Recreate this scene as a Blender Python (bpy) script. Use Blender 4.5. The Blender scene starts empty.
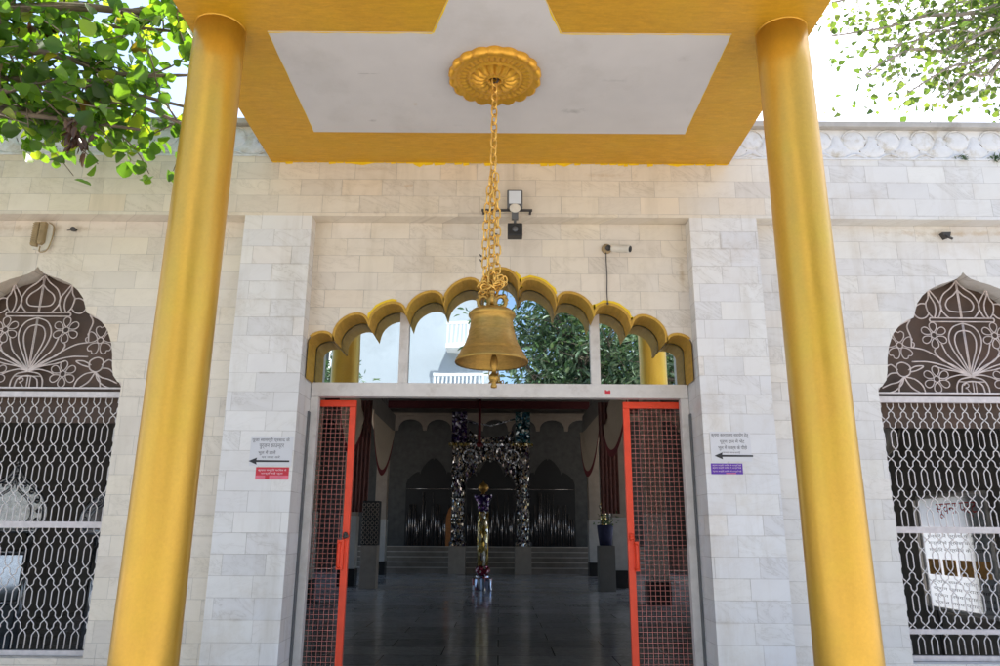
import bpy, bmesh, math, random
from math import sin, cos, pi, radians, atan, tan
from mathutils import Vector, Matrix, noise
from mathutils.geometry import tessellate_polygon
import numpy as np

random.seed(7)
SC = bpy.context.scene
COL = SC.collection
EYE = 1.25          # camera height above the hall floor (z = 0)

# ------------------------------------------------------------------ materials
MATS = {}
def new_mat(name):
    m = bpy.data.materials.new(name); m.use_nodes = True
    nt = m.node_tree
    for n in list(nt.nodes): nt.nodes.remove(n)
    out = nt.nodes.new('ShaderNodeOutputMaterial')
    MATS[name] = m
    return m, nt, out
def N(nt, t, **kw):
    n = nt.nodes.new(t)
    for k, v in kw.items():
        if k in n.inputs.keys(): n.inputs[k].default_value = v
        else: setattr(n, k, v)
    return n
def L(nt, a, b): nt.links.new(a, b)
def math_node(nt, op, a, b=None, clamp=False):
    n = nt.nodes.new('ShaderNodeMath'); n.operation = op; n.use_clamp = clamp
    for i, v in enumerate((a, b)):
        if v is None: continue
        if isinstance(v, (int, float)): n.inputs[i].default_value = v
        else: L(nt, v, n.inputs[i])
    return n.outputs[0]
def mixc(nt, fac, a, b, blend='MIX'):
    n = nt.nodes.new('ShaderNodeMix'); n.data_type = 'RGBA'; n.blend_type = blend
    for i, v in ((0, fac), (6, a), (7, b)):
        if isinstance(v, (int, float)): n.inputs[i].default_value = v
        elif isinstance(v, tuple): n.inputs[i].default_value = (*v, 1) if len(v) == 3 else v
        else: L(nt, v, n.inputs[i])
    return n.outputs[2]
def ramp(nt, fac, stops):
    n = nt.nodes.new('ShaderNodeValToRGB')
    while len(n.color_ramp.elements) < len(stops): n.color_ramp.elements.new(0.5)
    for e, (p, c) in zip(n.color_ramp.elements, stops):
        e.position = p; e.color = (*c, 1) if len(c) == 3 else c
    L(nt, fac, n.inputs[0]); return n.outputs[0]
def coords(nt, scale=(1, 1, 1)):
    tc = nt.nodes.new('ShaderNodeNewGeometry')
    mp = nt.nodes.new('ShaderNodeMapping'); mp.inputs['Scale'].default_value = scale
    L(nt, tc.outputs['Position'], mp.inputs[0]); return mp.outputs[0]
def noise_n(nt, vec, scale, detail=4, rough=.55, dist=0):
    n = nt.nodes.new('ShaderNodeTexNoise'); n.inputs['Scale'].default_value = scale
    n.inputs['Detail'].default_value = detail; n.inputs['Roughness'].default_value = rough
    n.inputs['Distortion'].default_value = dist
    if vec is not None: L(nt, vec, n.inputs['Vector'])
    return n.outputs['Fac']
def bump(nt, h, strength=.2, dist=.01):
    b = nt.nodes.new('ShaderNodeBump'); b.inputs['Strength'].default_value = strength
    b.inputs['Distance'].default_value = dist; L(nt, h, b.inputs['Height']); return b.outputs[0]

def stain_mix(nt, v, c, st):
    sx, sy, sz, rx, ry, rz, colr, amt = st
    mp = nt.nodes.new('ShaderNodeMapping'); mp.vector_type = 'TEXTURE'
    mp.inputs['Location'].default_value = (sx, sy, sz); mp.inputs['Scale'].default_value = (rx, ry, rz)
    L(nt, v, mp.inputs[0])
    ln = nt.nodes.new('ShaderNodeVectorMath'); ln.operation = 'LENGTH'; L(nt, mp.outputs[0], ln.inputs[0])
    q = math_node(nt, 'ADD', ln.outputs['Value'], math_node(nt, 'MULTIPLY', noise_n(nt, v, 16, 5, .7), 1.3))
    return mixc(nt, ramp(nt, q, [(.55, (amt,) * 3), (1.25, (0, 0, 0))]), c, colr)

def simple(name, col, rough=.6, metal=0., var=.15, nscale=14, bmp=.0, coat=0., spec=.5, dirt=None, stains=()):
    m, nt, out = new_mat(name)
    p = nt.nodes.new('ShaderNodeBsdfPrincipled')
    v = coords(nt)
    f = noise_n(nt, v, nscale, 5)
    lo = tuple(c * (1 - var) for c in col); hi = tuple(min(1, c * (1 + var)) for c in col)
    c = ramp(nt, f, [(.3, lo), (.7, hi)])
    if dirt:
        g = noise_n(nt, v, nscale * .35, 6, .7)
        k = ramp(nt, g, [(.52, (0, 0, 0)), (.72, (1, 1, 1))])
        c = mixc(nt, k, c, dirt)
    for st in stains: c = stain_mix(nt, v, c, st)
    L(nt, c, p.inputs['Base Color'])
    p.inputs['Roughness'].default_value = rough; p.inputs['Metallic'].default_value = metal
    p.inputs['Coat Weight'].default_value = coat; p.inputs['Coat Roughness'].default_value = .25
    p.inputs['Specular IOR Level'].default_value = spec
    if bmp: L(nt, bump(nt, f, bmp, .004), p.inputs['Normal'])
    L(nt, p.outputs[0], out.inputs[0]); return m

def marble(name, h=.12, w=.262, z0=3.28, base=(.60, .585, .555), stains=(), cream=.5):
    """running-bond marble cladding, worked out from world position"""
    m, nt, out = new_mat(name)
    p = nt.nodes.new('ShaderNodeBsdfPrincipled')
    v = coords(nt)
    sp = nt.nodes.new('ShaderNodeSeparateXYZ'); L(nt, v, sp.inputs[0])
    u = math_node(nt, 'ADD', sp.outputs[0], sp.outputs[1])
    zr = math_node(nt, 'DIVIDE', math_node(nt, 'SUBTRACT', sp.outputs[2], z0 - 40 * h), h)
    row = math_node(nt, 'FLOOR', zr); fr = math_node(nt, 'FRACT', zr)
    wn = nt.nodes.new('ShaderNodeTexWhiteNoise'); wn.noise_dimensions = '1D'; L(nt, row, wn.inputs['W'])
    half = math_node(nt, 'MULTIPLY', math_node(nt, 'MODULO', row, 2), .5)
    W = math_node(nt, 'ADD', math_node(nt, 'ADD', math_node(nt, 'DIVIDE', u, w), half),
                  math_node(nt, 'ADD', math_node(nt, 'MULTIPLY', row, 53.0), math_node(nt, 'MULTIPLY', wn.outputs['Value'], .35)))
    cell = nt.nodes.new('ShaderNodeTexVoronoi'); cell.voronoi_dimensions = '1D'; cell.inputs['Scale'].default_value = 1
    cell.inputs['Randomness'].default_value = .42; L(nt, W, cell.inputs['W'])
    edg = nt.nodes.new('ShaderNodeTexVoronoi'); edg.voronoi_dimensions = '1D'; edg.feature = 'DISTANCE_TO_EDGE'
    edg.inputs['Scale'].default_value = 1; edg.inputs['Randomness'].default_value = .42; L(nt, W, edg.inputs['W'])
    dx = math_node(nt, 'MULTIPLY', edg.outputs['Distance'], w)
    dz = math_node(nt, 'MULTIPLY', math_node(nt, 'MINIMUM', fr, math_node(nt, 'SUBTRACT', 1, fr)), h)
    d = math_node(nt, 'MINIMUM', dx, dz)
    wob = math_node(nt, 'MULTIPLY', noise_n(nt, v, 9, 3), .0026)
    joint = math_node(nt, 'LESS_THAN', d, wob)
    # a random tone for each tile
    sc = nt.nodes.new('ShaderNodeSeparateColor'); L(nt, cell.outputs['Color'], sc.inputs[0])
    b = base
    tone = ramp(nt, sc.outputs[0], [(0, tuple(c * k for c, k in zip(b, (.93, .93, .94)))), (.25, tuple(c * k for c, k in zip(b, (.98, .98, .99)))),
                                    (.5, b), (.75, tuple(c * k for c, k in zip(b, (1.03, 1.02, .99)))), (.93, tuple(c * k for c, k in zip(b, (1.05, 1.05, 1.06)))), (1, tuple(c * k for c, k in zip(b, (1.02, .97, .90))))])
    # veins running in a direction of the tile's own
    cmb = nt.nodes.new('ShaderNodeCombineXYZ')
    L(nt, math_node(nt, 'ADD', math_node(nt, 'MULTIPLY', u, 1.2), math_node(nt, 'MULTIPLY', sc.outputs[1], 40)), cmb.inputs[0])
    L(nt, math_node(nt, 'ADD', math_node(nt, 'MULTIPLY', sp.outputs[2], 2.6), math_node(nt, 'MULTIPLY', u, math_node(nt, 'SUBTRACT', math_node(nt, 'MULTIPLY', sc.outputs[2], 3), 1.5))), cmb.inputs[1])
    L(nt, math_node(nt, 'MULTIPLY', sc.outputs[0], 30), cmb.inputs[2])
    vn = noise_n(nt, cmb.outputs[0], 3.2, 8, .62, 1.2)
    vein = ramp(nt, vn, [(.40, (1, 1, 1)), (.495, (.90, .89, .87)), (.51, (.70, .68, .65)), (.525, (.93, .92, .91)), (.62, (1, 1, 1))])
    strength = math_node(nt, 'MULTIPLY', sc.outputs[2], .75)
    c = mixc(nt, strength, tone, mixc(nt, 1.0, tone, vein, 'MULTIPLY'))
    cl = noise_n(nt, cmb.outputs[0], 1.4, 4, .6)
    c = mixc(nt, .5, c, mixc(nt, 1.0, c, ramp(nt, cl, [(.3, (.90, .89, .88)), (.65, (1.03, 1.04, 1.02))]), 'MULTIPLY'))
    # weathering: long drips and blotches, plus painted bounce light
    dv = nt.nodes.new('ShaderNodeMapping'); dv.inputs['Scale'].default_value = (5, 5, .7)
    L(nt, v, dv.inputs[0])
    dr = noise_n(nt, dv.outputs[0], 1.3, 6, .65)
    bounce_x = math_node(nt, 'ADD', sp.outputs[0], math_node(nt, 'MULTIPLY', math_node(nt, 'SUBTRACT', noise_n(nt, v, .8, 3), .5), 2.2))
    bounce_fac = nt.nodes.new('ShaderNodeMapRange'); L(nt, bounce_x, bounce_fac.inputs[0])
    bounce_fac.inputs[1].default_value = .9; bounce_fac.inputs[2].default_value = 1.9; bounce_fac.inputs[3].default_value = cream; bounce_fac.inputs[4].default_value = 0
    c = mixc(nt, bounce_fac.outputs[0], c, mixc(nt, 1., c, (1.03, .93, .78), 'MULTIPLY'))  # cream sets how much warm bounce light is painted in, fading rightwards
    c = mixc(nt, ramp(nt, dr, [(.52, (0, 0, 0)), (.8, (.42, .42, .42))]), c, (.40, .34, .25))
    bl = noise_n(nt, v, 2.1, 7, .7)
    c = mixc(nt, ramp(nt, bl, [(.55, (0, 0, 0)), (.78, (.34, .34, .34))]), c, (.44, .33, .19))
    for st in stains: c = stain_mix(nt, v, c, st)
    jn = noise_n(nt, v, 5, 3)
    c = mixc(nt, math_node(nt, 'MULTIPLY', joint, math_node(nt, 'ADD', .0, jn)), c, (.23, .20, .17))
    # grime that has crept out of some joints
    near = nt.nodes.new('ShaderNodeMapRange'); L(nt, d, near.inputs[0]); near.inputs[1].default_value = 0; near.inputs[2].default_value = .014; near.inputs[3].default_value = 1; near.inputs[4].default_value = 0
    gn = ramp(nt, noise_n(nt, v, 3.7, 6, .7), [(.56, (0, 0, 0)), (.75, (.55,) * 3)])
    c = mixc(nt, math_node(nt, 'MULTIPLY', near.outputs[0], gn), c, (.33, .27, .20))
    L(nt, c, p.inputs['Base Color'])
    p.inputs['Roughness'].default_value = .42
    L(nt, ramp(nt, sc.outputs[1], [(0, (.32,) * 3), (1, (.55,) * 3)]), p.inputs['Roughness'])
    hgt = math_node(nt, 'ADD', math_node(nt, 'MULTIPLY', math_node(nt, 'SUBTRACT', 1, joint), .6), math_node(nt, 'MULTIPLY', sc.outputs[0], .5))
    L(nt, bump(nt, hgt, .35, .003), p.inputs['Normal'])
    L(nt, p.outputs[0], out.inputs[0]); return m

def gold_paint(name, col, rough, metal, streak=.12, coat=.3, streak_dir=(3, 3, .6), spec=.5):
    m, nt, out = new_mat(name)
    p = nt.nodes.new('ShaderNodeBsdfPrincipled')
    v = coords(nt, streak_dir)
    f = noise_n(nt, v, 6, 7, .65, .5)
    g = noise_n(nt, coords(nt), 3.1, 5, .6)
    c = ramp(nt, f, [(.25, tuple(x * (1 - streak) for x in col)), (.75, tuple(x * (1 + streak) for x in col))])
    c = mixc(nt, ramp(nt, g, [(.45, (0, 0, 0)), (.75, (.55, .55, .55))]), c, (col[0] * .97, col[1] * 1.12, col[2] * .7))
    gr = noise_n(nt, coords(nt), 70, 4, .75)
    c = mixc(nt, .4, c, mixc(nt, 1., c, ramp(nt, gr, [(.3, (.86, .84, .80)), (.7, (1.1, 1.1, 1.12))]), 'MULTIPLY'))
    sp_ = noise_n(nt, coords(nt), 11, 7, .75)
    c = mixc(nt, ramp(nt, sp_, [(.68, (0, 0, 0)), (.77, (.55, .55, .55))]), c, tuple(x * .55 for x in col))
    L(nt, c, p.inputs['Base Color'])
    p.inputs['Roughness'].default_value = rough; p.inputs['Metallic'].default_value = metal
    p.inputs['Coat Weight'].default_value = coat; p.inputs['Coat Roughness'].default_value = .3
    L(nt, ramp(nt, noise_n(nt, coords(nt), 7, 6, .7), [(.3, (max(0, rough - .06),) * 3), (.7, (min(1, rough + .1),) * 3)]), p.inputs['Roughness'])
    p.inputs['Specular IOR Level'].default_value = spec
    L(nt, bump(nt, f, .2, .004), p.inputs['Normal'])
    L(nt, p.outputs[0], out.inputs[0]); return m

def mosaic(name, stops, scale=26, stretch=(1, 1, 1)):
    """mirror-work: small tilted mirror chips of several tints"""
    m, nt, out = new_mat(name)
    p = nt.nodes.new('ShaderNodeBsdfPrincipled')
    v = coords(nt, stretch)
    vo = nt.nodes.new('ShaderNodeTexVoronoi'); vo.inputs['Scale'].default_value = scale; L(nt, v, vo.inputs['Vector'])
    sc = nt.nodes.new('ShaderNodeSeparateColor'); L(nt, vo.outputs['Color'], sc.inputs[0])
    c = ramp(nt, sc.outputs[0], stops)
    L(nt, c, p.inputs['Base Color']); p.inputs['Metallic'].default_value = .9
    L(nt, ramp(nt, sc.outputs[1], [(0, (.05,) * 3), (1, (.4,) * 3)]), p.inputs['Roughness'])
    geo = nt.nodes.new('ShaderNodeNewGeometry')
    off = nt.nodes.new('ShaderNodeVectorMath'); off.operation = 'SUBTRACT'; L(nt, vo.outputs['Color'], off.inputs[0]); off.inputs[1].default_value = (.5, .5, .5)
    scl = nt.nodes.new('ShaderNodeVectorMath'); scl.operation = 'SCALE'; L(nt, off.outputs[0], scl.inputs[0]); scl.inputs['Scale'].default_value = .9
    add = nt.nodes.new('ShaderNodeVectorMath'); L(nt, geo.outputs['Normal'], add.inputs[0]); L(nt, scl.outputs[0], add.inputs[1])
    nrm = nt.nodes.new('ShaderNodeVectorMath'); nrm.operation = 'NORMALIZE'; L(nt, add.outputs[0], nrm.inputs[0])
    L(nt, nrm.outputs[0], p.inputs['Normal'])
    L(nt, p.outputs[0], out.inputs[0]); return m

def leaf_mat(name, stops, trans=.45, tcol=(1.5, 1.7, .6)):
    m, nt, out = new_mat(name)
    at = nt.nodes.new('ShaderNodeAttribute'); at.attribute_name = 'rnd'
    c = ramp(nt, at.outputs['Fac'], stops)
    p = nt.nodes.new('ShaderNodeBsdfPrincipled'); L(nt, c, p.inputs['Base Color'])
    p.inputs['Roughness'].default_value = .38
    t = nt.nodes.new('ShaderNodeBsdfTranslucent')
    L(nt, mixc(nt, 1.0, c, tcol, 'MULTIPLY'), t.inputs['Color'])
    mx = nt.nodes.new('ShaderNodeMixShader'); mx.inputs[0].default_value = trans
    L(nt, p.outputs[0], mx.inputs[1]); L(nt, t.outputs[0], mx.inputs[2])
    L(nt, mx.outputs[0], out.inputs[0]); return m

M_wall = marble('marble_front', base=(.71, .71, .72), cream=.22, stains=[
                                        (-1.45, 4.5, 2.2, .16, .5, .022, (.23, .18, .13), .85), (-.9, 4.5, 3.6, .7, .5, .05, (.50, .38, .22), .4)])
M_upper = marble('marble_upper', base=(.69, .675, .65), cream=.85, stains=[(-.62, 4.5, 3.475, .10, .5, .035, (.45, .22, .04), .9), (.70, 4.5, 3.56, .5, .5, .05, (.50, .36, .20), .45), (-.9, 4.5, 3.6, .7, .5, .05, (.50, .38, .22), .4)])  # warmest tone: bounce from the yellow porch ceiling painted in
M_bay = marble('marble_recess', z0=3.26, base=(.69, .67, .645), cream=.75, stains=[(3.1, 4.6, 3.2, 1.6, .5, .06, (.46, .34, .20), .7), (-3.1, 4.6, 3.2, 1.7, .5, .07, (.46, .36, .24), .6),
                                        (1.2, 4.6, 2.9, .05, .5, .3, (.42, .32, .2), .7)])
M_carve = simple('carved_marble', (.68, .68, .68), .5, var=.06, nscale=20, bmp=.15, dirt=(.46, .41, .32))
M_coping = simple('coping_stone', (.42, .40, .37), .7, var=.15, nscale=9, bmp=.2, dirt=(.25, .22, .18))
M_column = gold_paint('gold_column_paint', (.65, .37, .045), .34, .55, .05, .2)
M_yellow = gold_paint('ochre_ceiling_paint', (.60, .315, .018), .5, .2, .17, .1, (2, 9, 4))
M_bright = simple('bright_yellow_paint', (.82, .56, .01), .5, var=.1)
M_archgold = gold_paint('gold_arch_paint', (.53, .31, .06), .65, .1, .22, 0, (6, 1.5, 6), .12)
M_rosette = gold_paint('gold_rosette_paint', (.74, .38, .035), .38, .55, .15, .2, (9, 9, 9))
M_white = simple('white_ceiling_paint', (.58, .56, .55), .8, var=.04, nscale=4, bmp=.06, dirt=(.50, .48, .46), stains=[(-.50, 3.79, 3.645, .07, .05, .3, (.42, .27, .13), .85), (.42, 3.86, 3.645, .16, .10, .3, (.38, .37, .36), .85), (-.78, 3.97, 3.645, .10, .05, .3, (.36, .35, .34), .85), (.62, 3.55, 3.645, .22, .05, .3, (.43, .42, .41), .85), (-.72, 3.5, 3.645, .22, .012, .3, (.33, .32, .31), .85), (-.25, 4.02, 3.645, .12, .05, .3, (.42, .40, .38), .5), (.95, 3.35, 3.645, .12, .08, .3, (.44, .42, .41), .5)])
M_alum = simple('white_aluminium', (.62, .59, .56), .45, var=.06, nscale=18, dirt=(.48, .44, .40))
M_red = simple('red_gate_paint', (.82, .06, .016), .42, var=.08, nscale=10)
M_wire = simple('red_mesh_wire', (.50, .17, .14), .5, var=.35, nscale=30)
M_grille = simple('white_grille_paint', (.60, .55, .54), .5, var=.12, nscale=25)
M_lattice = simple('white_lattice_paint', (.68, .64, .62), .5, var=.1, nscale=25)
M_scroll = simple('scrollwork_paint', (.57, .49, .46), .5, var=.2, nscale=25)
M_brown = simple('brown_backing_board', (.078, .046, .029), .6, var=.35, nscale=5, dirt=(.11, .055, .035))
M_black = simple('black_plastic', (.012, .012, .013), .45)
M_grey = simple('grey_plastic', (.10, .105, .11), .45)
M_iron = simple('dark_iron', (.045, .042, .04), .6)
M_beige = simple('beige_plastic', (.34, .25, .13), .6, var=.15, dirt=(.2, .14, .07))
M_cream = simple('cream_plastic', (.62, .58, .50), .5)
M_lens = simple('frosted_lens', (.62, .66, .70), .25, var=.03)
M_brass = gold_paint('bell_brass', (.42, .25, .065), .42, .8, .28, .0, (5, 5, 16))
M_chain = simple('gilded_chain', (.80, .48, .11), .36, .6, var=.25, nscale=40)
M_paper = simple('white_paper', (.62, .62, .64), .7, var=.02)
M_ink = simple('black_ink', (.02, .02, .022), .6)
M_inkgrey = simple('grey_ink', (.06, .06, .065), .6)
M_stickred = simple('red_sticker', (.55, .02, .04), .5, var=.06)
M_stickvio = simple('violet_sticker', (.11, .03, .34), .5, var=.1)
M_stickwhite = simple('sticker_lettering', (.75, .62, .66), .6)
M_stickpink = simple('sticker_band', (.70, .16, .22), .6)
M_ground = simple('pale_paving', (.47, .44, .40), .8, var=.12, nscale=3, bmp=.1, dirt=(.36, .33, .29))
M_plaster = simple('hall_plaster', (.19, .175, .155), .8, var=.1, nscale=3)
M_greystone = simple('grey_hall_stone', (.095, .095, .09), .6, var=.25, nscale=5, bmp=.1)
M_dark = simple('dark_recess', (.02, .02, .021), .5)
M_darkstone = simple('black_stone_skirting', (.02, .02, .02), .25)
M_tan = simple('tan_marble', (.36, .30, .245), .4, var=.1, nscale=6)
M_pale = simple('pale_hall_marble', (.50, .48, .45), .35, var=.1, nscale=6)
M_step = simple('step_stone', (.26, .215, .175), .45, var=.2, nscale=4)
M_pelmet = simple('dull_maroon_cloth', (.085, .014, .016), .85, var=.2)
M_rose = simple('faded_rose_cloth', (.27, .13, .115), .9, var=.15)
M_tread = simple('pale_tread', (.62, .54, .46), .4, var=.12, nscale=4)
M_maroon = simple('maroon_cloth', (.16, .015, .02), .85, var=.2)
M_creamcloth = simple('cream_cloth', (.50, .42, .32), .9, var=.08)
M_house = simple('pale_blue_render', (.40, .43, .46), .8, var=.08, nscale=.6, dirt=(.27, .29, .30))
M_housewhite = simple('white_render', (.78, .78, .77), .7, var=.03)
M_bark = simple('tree_bark', (.17, .13, .095), .9, var=.35, nscale=12, bmp=.4)
M_barkg = simple('grey_bark', (.36, .31, .27), .9, var=.3, nscale=12, bmp=.4)
M_orange = simple('orange_window_glow', (.45, .17, .05), .7, var=.15)
M_navy = simple('navy_cloth', (.02, .022, .07), .7, var=.3)
M_rod = simple('steel_rod', (.55, .50, .48), .25, .9, var=.3, nscale=9)
M_silver = mosaic('silver_mirror_work', [(0, (.3, .32, .36)), (.5, (.75, .77, .8)), (1, (.95, .95, .95))], 22)
M_palesilver = simple('pale_silver_work', (.50, .53, .58), .2, .9, var=.3, nscale=16, bmp=.5)
M_goldmos = mosaic('gold_mirror_work', [(0, (.25, .14, .02)), (.35, (.85, .60, .15)), (.7, (.95, .85, .5)), (1, (.9, .9, .9))], 22, (1, 1, .45))
M_mosaic = mosaic('coloured_mirror_work', [(0, (.05, .03, .07)), (.22, (.02, .02, .025)), (.4, (.6, .6, .6)), (.62, (.42, .30, .14)), (.74, (.05, .08, .09)), (.86, (.85, .83, .78)), (1, (.10, .04, .05))], 24, (1, 1, .6))
M_violetmos = mosaic('violet_mirror_work', [(0, (.03, .012, .06)), (.5, (.09, .045, .16)), (1, (.5, .48, .5))], 18)
M_tealmos = mosaic('teal_mirror_work', [(0, (.02, .06, .10)), (.5, (.05, .2, .2)), (1, (.7, .75, .75))], 18)
M_leafL = leaf_mat('broad_leaf', [(0, (.05, .095, .026)), (.4, (.075, .15, .03)), (.8, (.12, .20, .035)), (.97, (.24, .28, .05)), (1, (.12, .06, .025))], .55, (2.3, 2.5, .5))
M_leafdead = leaf_mat('withered_leaf', [(0, (.05, .022, .012)), (1, (.10, .05, .025))], .2, (1, 1, 1))
M_leafR = leaf_mat('small_leaf', [(0, (.055, .095, .03)), (.6, (.09, .14, .038)), (1, (.15, .18, .055))], .5, (2.0, 2.1, .8))
M_leafB = leaf_mat('mango_leaf', [(0, (.04, .085, .04)), (.6, (.09, .145, .075)), (1, (.19, .24, .15))], .25)

def glass_mat():
    m, nt, out = new_mat('mirror_glass')
    g = nt.nodes.new('ShaderNodeBsdfGlossy'); g.inputs['Roughness'].default_value = .004; g.inputs['Color'].default_value = (.62, .71, .76, 1)
    d = nt.nodes.new('ShaderNodeBsdfDiffuse'); d.inputs['Color'].default_value = (.02, .025, .028, 1)
    v = coords(nt)
    L(nt, bump(nt, noise_n(nt, v, 2.2, 2), .03, .02), g.inputs['Normal'])
    mx = nt.nodes.new('ShaderNodeMixShader'); mx.inputs[0].default_value = .86
    L(nt, d.outputs[0], mx.inputs[1]); L(nt, g.outputs[0], mx.inputs[2]); L(nt, mx.outputs[0], out.inputs[0]); return m
M_glass = glass_mat()

def floor_mat():
    m, nt, out = new_mat('polished_hall_floor')
    p = nt.nodes.new('ShaderNodeBsdfPrincipled'); v = coords(nt)
    br = nt.nodes.new('ShaderNodeTexBrick'); br.inputs['Scale'].default_value = 1; br.inputs['Brick Width'].default_value = 1.2; br.inputs['Row Height'].default_value = .6
    br.inputs['Mortar Size'].default_value = .006; br.inputs['Color1'].default_value = (.50, .50, .485, 1); br.inputs['Color2'].default_value = (.68, .67, .645, 1); br.inputs['Mortar'].default_value = (.05, .05, .05, 1)
    L(nt, v, br.inputs['Vector'])
    f = noise_n(nt, v, 2.5, 8, .65, 1.5)
    c = mixc(nt, 1., br.outputs['Color'], ramp(nt, f, [(.35, (.7, .7, .7)), (.5, (1, 1, 1)), (.55, (.75, .75, .74)), (.7, (1.15, 1.15, 1.15))]), 'MULTIPLY')
    L(nt, c, p.inputs['Base Color']); p.inputs['Roughness'].default_value = .13
    L(nt, ramp(nt, noise_n(nt, v, 1.2, 5), [(.3, (.07,) * 3), (.7, (.2,) * 3)]), p.inputs['Roughness'])
    L(nt, p.outputs[0], out.inputs[0]); return m
M_floor = floor_mat()

def banner_mat():
    m, nt, out = new_mat('translucent_banner')
    a = nt.nodes.new('ShaderNodeBsdfDiffuse'); a.inputs['Color'].default_value = (.75, .77, .8, 1)
    b = nt.nodes.new('ShaderNodeBsdfTranslucent'); b.inputs['Color'].default_value = (.85, .87, .9, 1)
    mx = nt.nodes.new('ShaderNodeMixShader'); mx.inputs[0].default_value = .6
    L(nt, a.outputs[0], mx.inputs[1]); L(nt, b.outputs[0], mx.inputs[2]); L(nt, mx.outputs[0], out.inputs[0]); return m
M_banner = banner_mat()

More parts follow.
